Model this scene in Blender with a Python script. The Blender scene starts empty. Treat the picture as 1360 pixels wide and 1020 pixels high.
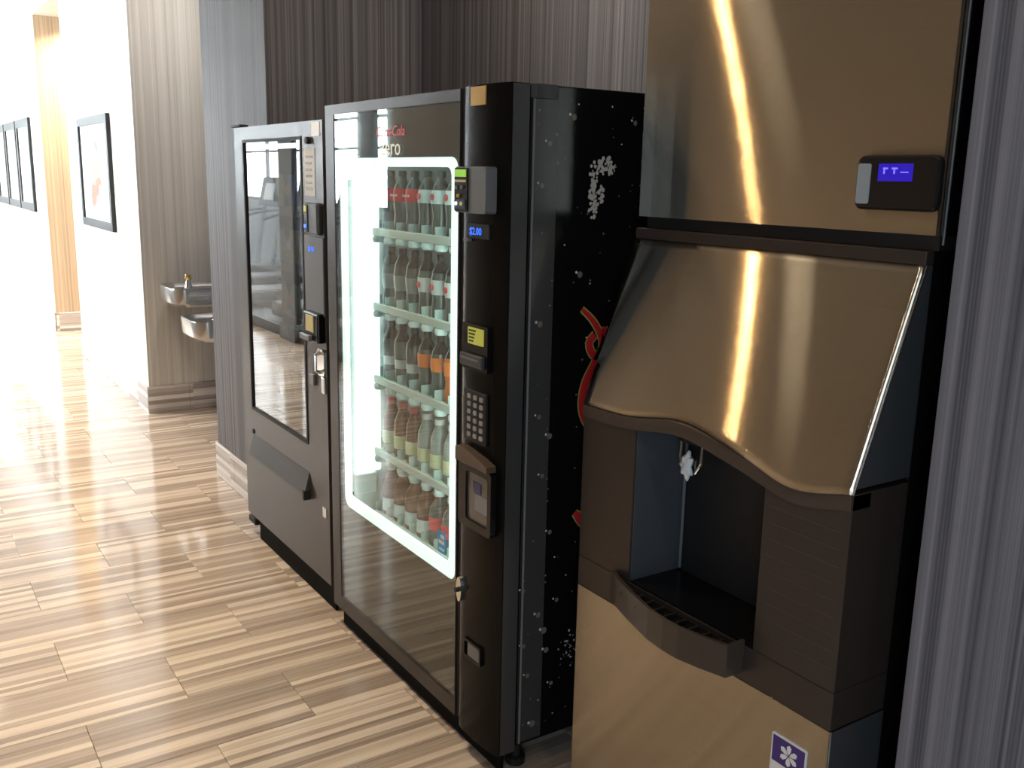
import bpy, bmesh, math, random
from mathutils import Vector, Matrix
random.seed(7)
sc = bpy.context.scene
COL = sc.collection
PI = math.pi

# ------------------------------------------------------------------ camera
cam_d = bpy.data.cameras.new('camera')
cam_d.sensor_width = 36.0
cam_d.lens = 36.0 * 1273.66 / 1360.0
cam_d.clip_start = 0.05
cam = bpy.data.objects.new('camera', cam_d)
COL.objects.link(cam)
r_ = Vector((0.54737, 0.836628, 0.020982))
u_ = Vector((-0.186713, 0.097643, 0.97755))
f_ = Vector((-0.815797, 0.538992, -0.209656))
m = Matrix((r_, u_, -f_)).transposed().to_4x4()
m.translation = Vector((1.9495, -1.2756, 1.61))
cam.matrix_world = m
sc.camera = cam

# ------------------------------------------------------------------ world, exposure, daylight portals
vs = sc.view_settings
vs.view_transform = 'Standard'
vs.look = 'None'
vs.gamma = 1.0
vs.exposure = 0.0
vs.use_curve_mapping = False
SKY = 24.0
w = bpy.data.worlds.new('world')
sc.world = w
w.use_nodes = True
bg = w.node_tree.nodes['Background']
bg.inputs['Color'].default_value = (0.86, 0.95, 1.0, 1)
bg.inputs['Strength'].default_value = SKY
sc.cycles.max_bounces = 10
sc.cycles.transparent_max_bounces = 24
sc.cycles.caustics_reflective = False
sc.cycles.caustics_refractive = False
sc.cycles.sample_clamp_indirect = 8.0

H = 3.3            # ceiling height
YP = 0.16          # plane of the hall wall (piers)
YG = -2.02         # plane of the glass partition on the other side of the hall
YE = -4.3          # outer windows of the gym
X_GLASS = -4.8     # the partition is glazed left of here
X_END = -19.0
ALC_L, ALC_R, ALC_B = -2.157, 1.05, 0.90
LAMP_X = [-1.10, -3.2, -5.3, -7.38, -9.5, -11.6, 0.9, 3.1]
LAMP_Y = -0.78
LAMP_W = 20.0
LAMP_F = {-1.10: 0.78, -3.2: 0.75, 0.9: 0.18, 3.1: 0.3}
LAMP_S = {0.9: 150, 3.1: 150}
WARM = (1.0, 0.82, 0.60)


def portal(loc, rot, sx, sy):
    l = bpy.data.lights.new('daylight_portal', 'AREA')
    l.shape = 'RECTANGLE'
    l.size, l.size_y = sx, sy
    l.cycles.is_portal = True
    o = bpy.data.objects.new('daylight_portal', l)
    o.location = loc
    o.rotation_euler = rot
    COL.objects.link(o)


portal(((X_END + X_GLASS) / 2, YE - 0.14, 2.2), (PI / 2, 0, 0), X_GLASS - X_END, 2.2)


portal((2.9, YG - 0.14, 1.2), (PI / 2, 0, 0), 1.4, 2.4)


# ------------------------------------------------------------------ materials
def mat(name, color=(0.5, 0.5, 0.5), rough=0.5, metal=0.0, spec=0.5, emit=None, estr=1.0, coat=0.0):
    M = bpy.data.materials.new(name)
    M.use_nodes = True
    b = M.node_tree.nodes['Principled BSDF']
    b.inputs['Base Color'].default_value = (*color, 1)
    b.inputs['Roughness'].default_value = rough
    b.inputs['Metallic'].default_value = metal
    b.inputs['Specular IOR Level'].default_value = spec
    b.inputs['Coat Weight'].default_value = coat
    if emit:
        b.inputs['Emission Color'].default_value = (*emit, 1)
        b.inputs['Emission Strength'].default_value = estr
    return M


class NT:
    """tiny node helper"""
    def __init__(s, M):
        s.t = M.node_tree
        s.b = s.t.nodes['Principled BSDF']

    def n(s, typ, **kw):
        nd = s.t.nodes.new(typ)
        for k, v in kw.items():
            setattr(nd, k, v)
        return nd

    def l(s, a, b):
        s.t.links.new(a, b)

    def math(s, op, a, b=None, c=None):
        nd = s.n('ShaderNodeMath', operation=op)
        for i, v in enumerate((a, b, c)):
            if v is None:
                continue
            if isinstance(v, (int, float)):
                nd.inputs[i].default_value = v
            else:
                s.l(v, nd.inputs[i])
        return nd.outputs[0]

    def ramp(s, fac, stops, interp='LINEAR'):
        nd = s.n('ShaderNodeValToRGB')
        nd.color_ramp.interpolation = interp
        e = nd.color_ramp.elements
        while len(e) < len(stops):
            e.new(0.5)
        for el, (p, c) in zip(e, stops):
            el.position = p
            el.color = (*c, 1)
        s.l(fac, nd.inputs[0])
        return nd.outputs[0]

    def noise1(s, w, scale, detail=2.0, rough=0.6):
        nd = s.n('ShaderNodeTexNoise', noise_dimensions='1D')
        s.l(w, nd.inputs['W'])
        nd.inputs['Scale'].default_value = scale
        nd.inputs['Detail'].default_value = detail
        nd.inputs['Roughness'].default_value = rough
        return nd.outputs[0]

    def mix(s, fac, a, b, typ='MIX'):
        nd = s.n('ShaderNodeMix', data_type='RGBA', blend_type=typ)
        for sock, v in ((nd.inputs[0], fac), (nd.inputs[6], a), (nd.inputs[7], b)):
            if isinstance(v, (int, float)):
                sock.default_value = v
            elif isinstance(v, tuple):
                sock.default_value = (*v, 1)
            else:
                s.l(v, sock)
        return nd.outputs[2]


def pos_xyz(N):
    g = N.n('ShaderNodeNewGeometry')
    sp = N.n('ShaderNodeSeparateXYZ')
    N.l(g.outputs['Position'], sp.inputs[0])
    return sp.outputs


def wallpaper(name, dark, mid, light, scale=1.0):
    M = mat(name, mid, 0.55, spec=0.35)
    N = NT(M)
    x, y, z = pos_xyz(N)
    wv = N.math('ADD', x, y)
    a = N.noise1(wv, 42 * scale, 3.0, 0.75)
    b = N.noise1(wv, 9 * scale, 1.0, 0.5)
    s = N.math('ADD', N.math('MULTIPLY', a, 0.75), N.math('MULTIPLY', b, 0.25))
    c = N.ramp(s, [(0.36, dark), (0.5, mid), (0.64, light)])
    # thread variation along the height
    tn = N.n('ShaderNodeTexNoise')
    cm = N.n('ShaderNodeCombineXYZ')
    N.l(N.math('MULTIPLY', wv, 160), cm.inputs[0])
    N.l(N.math('MULTIPLY', z, 3), cm.inputs[1])
    N.l(cm.outputs[0], tn.inputs['Vector'])
    tn.inputs['Scale'].default_value = 1.0
    c = N.mix(0.35, c, N.ramp(tn.outputs[0], [(0.3, dark), (0.7, light)]), 'OVERLAY')
    N.l(c, N.b.inputs['Base Color'])
    bp = N.n('ShaderNodeBump')
    bp.inputs['Strength'].default_value = 0.35
    bp.inputs['Distance'].default_value = 0.004
    N.l(s, bp.inputs['Height'])
    N.l(bp.outputs[0], N.b.inputs['Normal'])
    return M


def stripe_tile(name, horizontal=False, tint=(1, 1, 1), rough=0.10):
    """striped stone-look tile: long stripes of uneven width, shifted from tile to tile"""
    M = mat(name, (0.5, 0.4, 0.3), rough, spec=0.5)
    N = NT(M)
    x, y, z = pos_xyz(N)
    if horizontal:
        wv = z
        row = N.math('FLOOR', N.math('DIVIDE', N.math('ADD', x, y), 0.3))
        colm = row
        along = N.math('ADD', x, y)
    else:
        row = N.math('FLOOR', N.math('DIVIDE', N.math('ADD', x, 0.87), 0.3))
        par = N.math('MODULO', N.math('ABSOLUTE', row), 2)
        yy = N.math('ADD', N.math('ADD', y, 0.9), N.math('MULTIPLY', par, -0.3))
        colm = N.math('FLOOR', N.math('DIVIDE', yy, 0.6))
        wv = x
        along = y
    cm = N.n('ShaderNodeCombineXYZ')
    N.l(row, cm.inputs[0])
    N.l(colm, cm.inputs[1])
    wn = N.n('ShaderNodeTexWhiteNoise', noise_dimensions='2D')
    N.l(cm.outputs[0], wn.inputs['Vector'])
    seed = N.math('MULTIPLY', wn.outputs['Value'], 50.0)
    # slightly wavy stripes
    wob = N.n('ShaderNodeTexNoise', noise_dimensions='2D')
    cw = N.n('ShaderNodeCombineXYZ')
    N.l(N.math('MULTIPLY', along, 1.6), cw.inputs[0])
    N.l(N.math('ADD', seed, N.math('MULTIPLY', wv, 1)), cw.inputs[1])
    N.l(cw.outputs[0], wob.inputs['Vector'])
    wob.inputs['Scale'].default_value = 1.0
    ww = N.math('ADD', N.math('ADD', wv, seed), N.math('MULTIPLY', wob.outputs[0], 0.006))
    vo = N.n('ShaderNodeTexVoronoi', voronoi_dimensions='1D', feature='F1')
    N.l(ww, vo.inputs['W'])
    vo.inputs['Scale'].default_value = 38.0
    cell = N.n('ShaderNodeSeparateColor')
    N.l(vo.outputs['Color'], cell.inputs[0])
    pal = [(0.0, (0.25, 0.19, 0.15)), (0.16, (0.38, 0.295, 0.235)), (0.40, (0.57, 0.465, 0.38)),
           (0.62, (0.69, 0.585, 0.48)), (0.84, (0.33, 0.26, 0.21))]
    pal = [(p, tuple(c[i] * tint[i] for i in range(3))) for p, c in pal]
    c = N.ramp(cell.outputs[0], pal, 'CONSTANT')
    ns = N.noise1(ww, 60, 3, 0.6)
    c2 = N.ramp(ns, [(0.3, tuple(.33 * t for t in (tint[0], tint[1] * .79, tint[2] * .64))),
                     (0.7, tuple(.74 * t for t in (tint[0], tint[1] * .85, tint[2] * .71)))])
    c = N.mix(0.25, c, c2)
    gr = N.n('ShaderNodeTexNoise', noise_dimensions='2D')
    cg = N.n('ShaderNodeCombineXYZ')
    N.l(N.math('MULTIPLY', along, 8), cg.inputs[0])
    N.l(N.math('MULTIPLY', ww, 300), cg.inputs[1])
    N.l(cg.outputs[0], gr.inputs['Vector'])
    gr.inputs['Scale'].default_value = 1.0
    c = N.mix(0.25, c, N.ramp(gr.outputs[0], [(0.3, (0.3, 0.3, 0.3)), (0.7, (0.7, 0.7, 0.7))]), 'OVERLAY')
    N.l(c, N.b.inputs['Base Color'])
    return M


def brushed(name, color, rough=0.10, aniso=1.0):
    M = mat(name, color, rough, 1.0)
    N = NT(M)
    N.b.inputs['Anisotropic'].default_value = aniso
    tv = N.n('ShaderNodeCombineXYZ')
    tv.inputs[2].default_value = 1.0
    N.l(tv.outputs[0], N.b.inputs['Tangent'])
    x, y, z = pos_xyz(N)
    # horizontal brush grooves, finer than a pixel: they tilt the surface up and down only
    ws = []
    for k in (911.0, 1733.0):
        cx = N.n('ShaderNodeCombineXYZ')
        for i_, q in enumerate((x, y, z)):
            N.l(N.math('MULTIPLY', q, k), cx.inputs[i_])
        wn = N.n('ShaderNodeTexWhiteNoise', noise_dimensions='3D')
        N.l(cx.outputs[0], wn.inputs['Vector'])
        ws.append(wn.outputs['Value'])
    tilt = N.math('MULTIPLY', N.math('SUBTRACT', N.math('ADD', ws[0], ws[1]), 1.0), 0.56)
    ge = N.n('ShaderNodeNewGeometry')
    tz = N.n('ShaderNodeCombineXYZ')
    N.l(tilt, tz.inputs[2])
    ad = N.n('ShaderNodeVectorMath', operation='ADD')
    N.l(ge.outputs['Normal'], ad.inputs[0])
    N.l(tz.outputs[0], ad.inputs[1])
    nm = N.n('ShaderNodeVectorMath', operation='NORMALIZE')
    N.l(ad.outputs[0], nm.inputs[0])
    N.l(nm.outputs[0], N.b.inputs['Normal'])
    ns = N.n('ShaderNodeTexNoise')
    cm = N.n('ShaderNodeCombineXYZ')
    N.l(N.math('MULTIPLY', x, 4), cm.inputs[0])
    N.l(N.math('MULTIPLY', z, 900), cm.inputs[2])
    N.l(cm.outputs[0], ns.inputs['Vector'])
    ns.inputs['Scale'].default_value = 1.0
    N.l(N.mix(0.12, color, N.ramp(ns.outputs[0], [(0.3, (0.2, 0.2, 0.2)), (0.7, (0.8, 0.8, 0.8))]), 'OVERLAY'),
        N.b.inputs['Base Color'])
    return M


def glass(name, tint=(1, 1, 1), refl=1.0, rough=0.0):
    M = bpy.data.materials.new(name)
    M.use_nodes = True
    t = M.node_tree
    t.nodes.clear()
    out = t.nodes.new('ShaderNodeOutputMaterial')
    mx = t.nodes.new('ShaderNodeMixShader')
    tr = t.nodes.new('ShaderNodeBsdfTransparent')
    gl = t.nodes.new('ShaderNodeBsdfGlossy')
    # Schlick reflectance from the angle of view, alike on both faces of a thin pane
    ge = t.nodes.new('ShaderNodeNewGeometry')
    dt = t.nodes.new('ShaderNodeVectorMath')
    dt.operation = 'DOT_PRODUCT'
    t.links.new(ge.outputs['Normal'], dt.inputs[0])
    t.links.new(ge.outputs['Incoming'], dt.inputs[1])

    def mth(op, a, b=None):
        nd = t.nodes.new('ShaderNodeMath')
        nd.operation = op
        for i, v in enumerate((a, b)):
            if v is None:
                continue
            if isinstance(v, (int, float)):
                nd.inputs[i].default_value = v
            else:
                t.links.new(v, nd.inputs[i])
        return nd.outputs[0]
    c = mth('ABSOLUTE', dt.outputs['Value'])
    f = mth('ADD', mth('MULTIPLY', mth('POWER', mth('SUBTRACT', 1.0, c), 5.0), 0.96), 0.04)
    f = mth('MINIMUM', mth('MULTIPLY', f, refl), 1.0)
    tr.inputs[0].default_value = (*tint, 1)
    gl.inputs['Roughness'].default_value = rough
    t.links.new(f, mx.inputs[0])
    t.links.new(tr.outputs[0], mx.inputs[1])
    t.links.new(gl.outputs[0], mx.inputs[2])
    t.links.new(mx.outputs[0], out.inputs[0])
    return M


WP = wallpaper('striped_wallpaper', (0.090, 0.092, 0.110), (0.180, 0.180, 0.206), (0.285, 0.284, 0.315))
WPW = wallpaper('pale_wallpaper', (0.62, 0.61, 0.6), (0.76, 0.75, 0.74), (0.84, 0.83, 0.82))
WPO = wallpaper('passage_wallpaper', (0.40, 0.34, 0.27), (0.54, 0.46, 0.36), (0.64, 0.55, 0.44))
TILE = stripe_tile('striped_floor_tile')
BASE = stripe_tile('bluish_lit_baseboard_tile', True, (1.22, 1.42, 1.72), 0.25)  # floor tile pattern with the bluish light on it put into the tint
GROUT = mat('grout', (0.30, 0.24, 0.18), 0.7)
CEIL = mat('ceiling_paint', (0.80, 0.78, 0.74), 0.8)
TAUPE = mat('taupe_paint', (0.30, 0.25, 0.20), 0.6)
GYMWALL = mat('gym_wall_paint', (0.30, 0.32, 0.34), 0.7)
GYMFLOOR = mat('gym_rubber_floor', (0.10, 0.105, 0.11), 0.6)
COLPAINT = mat('column_paint', (0.16, 0.17, 0.18), 0.5)
MULLION = mat('mullion_metal', (0.10, 0.10, 0.10), 0.4, 0.6)
PANE = glass('window_glass')
PICGLASS = glass('picture_glass', refl=0.3)
STEEL = brushed('brushed_stainless', (0.56, 0.515, 0.435))
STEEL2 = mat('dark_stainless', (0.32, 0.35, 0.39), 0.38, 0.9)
CHROME = mat('chrome', (0.78, 0.78, 0.77), 0.12, 1.0)
SATIN = mat('satin_stainless', (0.62, 0.62, 0.61), 0.24, 1.0)
BRASS = mat('brass', (0.80, 0.58, 0.25), 0.25, 1.0)
BLACK = mat('black_gloss', (0.006, 0.006, 0.007), 0.22, spec=0.3)
BLACKM = mat('black_matte', (0.012, 0.012, 0.013), 0.6)
BLACKS = mat('black_side_film', (0.006, 0.006, 0.007), 0.16)
GAPSHADE = mat('gap_shade_black', (0.003, 0.003, 0.003), 0.7, spec=0.1)  # near-black colour for the shade in the gaps under the machines
BROWN = mat('dark_brown_plastic', (0.035, 0.026, 0.022), 0.42)
DGREY = mat('dark_grey_plastic', (0.05, 0.052, 0.056), 0.4)
MGREY = mat('mid_grey_plastic', (0.16, 0.17, 0.185), 0.4)
SNACKP = mat('grey_brown_powder_coat', (0.056, 0.049, 0.044), 0.33)
SNACKC = mat('grey_control_panel', (0.115, 0.12, 0.135), 0.4)
WHITE = mat('white_plastic', (0.80, 0.80, 0.78), 0.4)
LINER = mat('cooler_liner', (0.80, 0.88, 0.86), 0.4)
RAIL = mat('clear_rail_plastic', (0.55, 0.68, 0.65), 0.2)
GLASSB = glass('cooler_glass', (0.93, 0.96, 0.95), 1.35)
GLASSS = glass('snack_glass', (0.55, 0.58, 0.58), 2.3)
BGLASS = mat('black_backed_glass', (0.03, 0.026, 0.024), 0.03, spec=1.0)
HEADM = mat('header_film', (0.03, 0.027, 0.024), 0.05, spec=1.0)
GLOWW = mat('lit_white_border', (0.8, 0.9, 0.88), 0.4, emit=(0.86, 1.0, 0.96), estr=1.2)
TUBE = mat('fluorescent_tube', (0.9, 0.95, 0.93), 0.4, emit=(0.80, 1.0, 0.93), estr=1.7)
TUBEDIM = mat('snack_fill_glow', (0.9, 0.95, 0.93), 0.4, emit=(0.85, 0.95, 1.0), estr=8.0)  # glow for a tube added to brighten the snack bags
LENS = mat('lamp_lens', (0.9, 0.85, 0.75), 0.4, emit=WARM, estr=13.0)
BLUEL = mat('blue_led', (0.02, 0.05, 0.3), 0.4, emit=(0.03, 0.16, 1.0), estr=1.6)
BLUELCD = mat('blue_lcd', (0.02, 0.01, 0.2), 0.3, emit=(0.02, 0.008, 0.42), estr=0.9)
LCDTXT = mat('lcd_segment', (0.4, 0.4, 0.9), 0.3, emit=(0.12, 0.10, 0.75), estr=1.0)
GREENL = mat('green_lcd', (0.2, 0.4, 0.02), 0.3, emit=(0.22, 0.55, 0.02), estr=0.7)
YGREEN = mat('yellow_green_lcd', (0.35, 0.36, 0.06), 0.4, emit=(0.45, 0.45, 0.06), estr=0.45)
YPALE = mat('pale_yellow_panel', (0.62, 0.56, 0.25), 0.4)
WLED = mat('white_led', (0.8, 0.8, 0.9), 0.4, emit=(0.7, 0.75, 1.0), estr=1.0)
NAVY = mat('navy_print', (0.02, 0.025, 0.12), 0.4)
GOLD = mat('gold_sticker', (0.62, 0.36, 0.08), 0.35, 0.4)
RED = mat('red_print', (0.60, 0.025, 0.03), 0.4)
REDDIM = mat('glowing_header_red', (0.50, 0.05, 0.05), 0.4, emit=(0.50, 0.05, 0.05), estr=0.35)  # print colour also emits faintly
WHITEPRINT = mat('white_print', (0.8, 0.8, 0.78), 0.5)
HEADWHITE = mat('glowing_header_white', (0.8, 0.8, 0.75), 0.5, emit=(0.7, 0.72, 0.62), estr=0.35)  # white print with a faint emission of its own
GREENPRINT = mat('olive_print', (0.35, 0.40, 0.10), 0.5)
BUBBLE = mat('bubble_print', (0.72, 0.72, 0.68), 0.4)
BUBDIM = mat('dim_bubble_print', (0.16, 0.15, 0.14), 0.4)
PAPER = mat('paper_sticker', (0.62, 0.61, 0.57), 0.5)
PURPLE = mat('purple_enamel', (0.06, 0.03, 0.20), 0.35)
FRAMEB = mat('black_frame_wood', (0.012, 0.012, 0.014), 0.4)
MATB = mat('white_mat_board', (0.85, 0.85, 0.84), 0.6)
PRINTG = mat('grey_ink', (0.16, 0.165, 0.17), 0.6)
PRINTO = mat('orange_ink', (0.42, 0.13, 0.06), 0.6)
PRINTT = mat('tan_ink', (0.34, 0.25, 0.18), 0.6)
STICKBLUE = mat('blue_sticker', (0.03, 0.36, 0.75), 0.4)


def liquid(name, color, trans=0.35):
    M = mat(name, color, 0.08, spec=0.6)
    M.node_tree.nodes['Principled BSDF'].inputs['Transmission Weight'].default_value = trans
    return M


COLA = liquid('dark_cola', (0.028, 0.036, 0.034), 0.2)
CLEAR = liquid('clear_bottle', (0.62, 0.74, 0.72), 0.55)
TEA = liquid('brown_tea', (0.22, 0.09, 0.045), 0.25)
ORANGE = liquid('orange_soda', (0.75, 0.22, 0.05), 0.2)
GREYB = liquid('grey_green_bottle', (0.17, 0.215, 0.20), 0.45)
CAPB = mat('black_cap', (0.02, 0.02, 0.02), 0.4)
CAPW = mat('white_cap', (0.75, 0.75, 0.72), 0.4)
CAPR = mat('red_cap', (0.5, 0.03, 0.03), 0.4)
LBLW = mat('silver_label', (0.62, 0.70, 0.69), 0.35)
LBLO = mat('orange_label', (0.80, 0.22, 0.04), 0.4)
LBLG = mat('pale_green_label', (0.60, 0.66, 0.42), 0.4)


# ------------------------------------------------------------------ mesh helpers
def wloc(o):
    v = Vector((0, 0, 0))
    while o:
        v += o.location
        o = o.parent
    return v


def obj(name, bm, m, parent=None, smooth=None):
    me = bpy.data.meshes.new(name)
    if parent is not None:
        bmesh.ops.translate(bm, verts=bm.verts, vec=-wloc(parent))
    bmesh.ops.recalc_face_normals(bm, faces=bm.faces)
    bm.to_mesh(me)
    bm.free()
    for mm in (m if isinstance(m, (list, tuple)) else [m]):
        me.materials.append(mm)
    if smooth:
        for p in me.polygons:
            p.use_smooth = True
        try:
            me.set_sharp_from_angle(angle=math.radians(smooth))
        except Exception:
            pass
    o = bpy.data.objects.new(name, me)
    COL.objects.link(o)
    if parent is not None:
        o.parent = parent
    return o


def thing(name, label, cat, loc, group=None):
    o = bpy.data.objects.new(name, None)
    o.empty_display_size = 0.1
    o.location = loc
    o['label'] = label
    o['category'] = cat
    if group:
        o['group'] = group
    COL.objects.link(o)
    return o


def struct(o):
    o['kind'] = 'structure'
    return o


def box(bm, x0, x1, y0, y1, z0, z1, bev=0.0, seg=2):
    g = bmesh.ops.create_cube(bm, size=1.0)
    vs_ = g['verts']
    for v in vs_:
        v.co = Vector((x0 + (v.co.x + .5) * (x1 - x0), y0 + (v.co.y + .5) * (y1 - y0), z0 + (v.co.z + .5) * (z1 - z0)))
    if bev > 0:
        es = list({e for v in vs_ for e in v.link_edges})
        bmesh.ops.bevel(bm, geom=es, offset=bev, segments=seg, profile=0.5, affect='EDGES')
    return bm


def B(*a, **k):
    return box(bmesh.new(), *a, **k)


def prism(bm, pts, fn0, fn1):
    """extrude a 2D outline between two mappings (pt -> 3D)"""
    a = [bm.verts.new(fn0(p)) for p in pts]
    b = [bm.verts.new(fn1(p)) for p in pts]
    n = len(pts)
    bm.faces.new(a[::-1])
    bm.faces.new(b)
    for i in range(n):
        bm.faces.new((a[i], a[(i + 1) % n], b[(i + 1) % n], b[i]))
    return bm


def rrect(x0, x1, z0, z1, r, n=5):
    p = []
    for cx, cz, a0 in ((x1 - r, z1 - r, 0), (x0 + r, z1 - r, 90), (x0 + r, z0 + r, 180), (x1 - r, z0 + r, 270)):
        for i in range(n + 1):
            a = math.radians(a0 + 90 * i / n)
            p.append((cx + r * math.cos(a), cz + r * math.sin(a)))
    return p


def xz_plate(pts, y0, y1, bm=None):
    return prism(bm or bmesh.new(), pts, lambda p: (p[0], y0, p[1]), lambda p: (p[0], y1, p[1]))


def xy_prism(pts, z0, z1, bm=None):
    return prism(bm or bmesh.new(), pts, lambda p: (p[0], p[1], z0), lambda p: (p[0], p[1], z1))


def yz_prism(pts, x0, x1, bm=None):
    return prism(bm or bmesh.new(), pts, lambda p: (x0, p[0], p[1]), lambda p: (x1, p[0], p[1]))


def ring(outer, inner, y0, y1, bm=None):
    """frame between two outlines of equal count, in the xz plane"""
    bm = bm or bmesh.new()
    n = len(outer)
    A = [bm.verts.new((p[0], y0, p[1])) for p in outer]
    Bv = [bm.verts.new((p[0], y0, p[1])) for p in inner]
    C = [bm.verts.new((p[0], y1, p[1])) for p in outer]
    D = [bm.verts.new((p[0], y1, p[1])) for p in inner]
    for i in range(n):
        j = (i + 1) % n
        bm.faces.new((A[i], A[j], Bv[j], Bv[i]))
        bm.faces.new((C[j], C[i], D[i], D[j]))
        bm.faces.new((A[j], A[i], C[i], C[j]))
        bm.faces.new((Bv[i], Bv[j], D[j], D[i]))
    return bm


def rect(x0, x1, z0, z1):
    return [(x1, z1), (x0, z1), (x0, z0), (x1, z0)]


def lathe(bm, prof, cx, cy, cz, seg=14):
    rings = []
    for r, z in prof:
        if r < 1e-6:
            rings.append([bm.verts.new((cx, cy, cz + z))])
        else:
            rings.append([bm.verts.new((cx + r * math.cos(2 * PI * i / seg), cy + r * math.sin(2 * PI * i / seg), cz + z)) for i in range(seg)])
    for a, b in zip(rings, rings[1:]):
        for i in range(seg):
            j = (i + 1) % seg
            if len(a) == 1 and len(b) == 1:
                continue
            if len(a) == 1:
                bm.faces.new((a[0], b[j], b[i]))
            elif len(b) == 1:
                bm.faces.new((a[i], a[j], b[0]))
            else:
                bm.faces.new((a[i], a[j], b[j], b[i]))
    return bm


def tube(bm, pts, r, seg=8):
    pts = [Vector(p) for p in pts]
    rings = []
    for i, p in enumerate(pts):
        d = (pts[min(i + 1, len(pts) - 1)] - pts[max(i - 1, 0)]).normalized()
        up = Vector((0, 0, 1)) if abs(d.z) < 0.9 else Vector((1, 0, 0))
        a = d.cross(up).normalized()
        b = d.cross(a).normalized()
        rings.append([bm.verts.new(p + r * (math.cos(2 * PI * k / seg) * a + math.sin(2 * PI * k / seg) * b)) for k in range(seg)])
    for a, b in zip(rings, rings[1:]):
        for k in range(seg):
            j = (k + 1) % seg
            bm.faces.new((a[k], a[j], b[j], b[k]))
    bm.faces.new(rings[0][::-1])
    bm.faces.new(rings[-1])
    return bm


def text(name, s, size, loc, m, parent, rot=(PI / 2, 0, 0), depth=0.0004, sx=1.0, shear=0.0):
    cu = bpy.data.curves.new('tmp_text', 'FONT')
    cu.body = s
    cu.size = size
    cu.extrude = depth
    cu.shear = shear
    cu.resolution_u = 2
    to = bpy.data.objects.new('tmp_text', cu)
    COL.objects.link(to)
    bpy.context.view_layer.update()
    me = bpy.data.meshes.new_from_object(to.evaluated_get(bpy.context.evaluated_depsgraph_get()))
    bpy.data.objects.remove(to)
    bpy.data.curves.remove(cu)
    me.name = name
    M4 = Matrix.Translation(Vector(loc)) @ Matrix.Rotation(rot[2], 4, 'Z') @ Matrix.Rotation(rot[1], 4, 'Y') @ Matrix.Rotation(rot[0], 4, 'X') @ Matrix.Diagonal((sx, 1, 1, 1))
    me.transform(Matrix.Translation(-wloc(parent)) @ M4)
    me.materials.clear()
    me.materials.append(m)
    o = bpy.data.objects.new(name, me)
    COL.objects.link(o)
    o.parent = parent
    return o


# ------------------------------------------------------------------ structure: floor
floor = struct(obj('floor', B(X_END, 5.0, YG - 0.1, 3.2, -0.12, -0.008), GROUT))
TW, TL, GAP = 0.3, 0.6, 0.0012


def tile_bm(x0, y0, x1, y1, bm=None):
    bm = bm or bmesh.new()
    b = 0.0012
    lo = [(x0, y0), (x1, y0), (x1, y1), (x0, y1)]
    a = [bm.verts.new((x, y, -0.01)) for x, y in lo]
    c = [bm.verts.new((x, y, -0.0008)) for x, y in lo]
    hi = [(x0 + b, y0 + b), (x1 - b, y0 + b), (x1 - b, y1 - b), (x0 + b, y1 - b)]
    d = [bm.verts.new((x, y, 0.0)) for x, y in hi]
    for i in range(4):
        j = (i + 1) % 4
        bm.faces.new((a[i], a[j], c[j], c[i]))
        bm.faces.new((c[i], c[j], d[j], d[i]))
    bm.faces.new(d)
    return bm


far_bm = bmesh.new()
full_mesh = None
k0, k1 = int((X_END + 0.87) / TW), int((5.0 + 0.87) / TW)
for k in range(k0, k1):
    xa, xb = -0.87 + TW * k, -0.87 + TW * (k + 1)
    par = abs(k) % 2
    ylim = 0.88 if (ALC_L < xb and xa < ALC_R) else YP
    if -4.66 <= (xa + xb) / 2 <= -3.09:
        ylim = 0.70
    if -8.6 <= (xa + xb) / 2 <= -7.15:
        ylim = 3.0
    for j in range(-4, 9):
        ya = -0.9 + (0.3 if par else 0.0) + TL * j
        yb = ya + TL
        ya, yb = max(ya, YG), min(yb, ylim)
        if yb - ya < 0.03:
            continue
        args = (xa + GAP / 2, ya + GAP / 2, xb - GAP / 2, yb - GAP / 2)
        if -10.6 < xa < 0.1 and ya < YP:
            if abs((yb - ya) - TL) < 1e-4:
                if full_mesh is None:
                    o = obj('tile', tile_bm(-TW / 2 + GAP / 2, -TL / 2 + GAP / 2, TW / 2 - GAP / 2, TL / 2 - GAP / 2), TILE)
                    full_mesh = o.data
                else:
                    o = bpy.data.objects.new('tile', full_mesh)
                    COL.objects.link(o)
                o.location = ((xa + xb) / 2, (ya + yb) / 2, 0)
                o.parent = floor
            else:
                obj('tile', tile_bm(*args), TILE, floor)
        else:
            tile_bm(*args, bm=far_bm)
o = obj('distant_tiles', far_bm, TILE, floor)
o['kind'] = 'stuff'

# ------------------------------------------------------------------ structure: walls
struct(obj('ceiling', B(X_END, 5.0, YG - 0.1, 3.2, H, H + 0.1), CEIL))
T = 0.02


def wall(name, m, *a):
    return struct(obj(name, B(*a), m))


wall('wall_alcove_back', WP, ALC_L - 0.3, ALC_R + 0.3, ALC_B, ALC_B + 0.1, -0.01, H)
wall('wall_pier_left', WP, -3.09, ALC_L, YP, ALC_B, -0.01, H)
wall('wall_pier_right', WP, ALC_R, 5.0, YP, ALC_B, -0.01, H)
wall('wall_niche_back', WP, -4.66, -3.09, 0.72, 0.9, -0.01, H)
NICHE = wallpaper('lit_niche_wallpaper', (0.50, 0.49, 0.465), (0.62, 0.61, 0.585), (0.72, 0.71, 0.685))  # lighter copy of the striped wallpaper, lamp light put into its colour
wall('wall_niche_left', NICHE, -4.69, -4.66, YP, 0.9, -0.01, H)
wall('wall_hall_near', WPW, -7.12, -4.69, YP, 0.9, -0.01, H)
wall('wall_hall_far', WPW, X_END, -8.64, YP, 0.9, -0.01, H)
wall('wall_passage_left', WPO, -8.64, -8.6, YP, 3.0, -0.01, H - 0.27)
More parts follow.
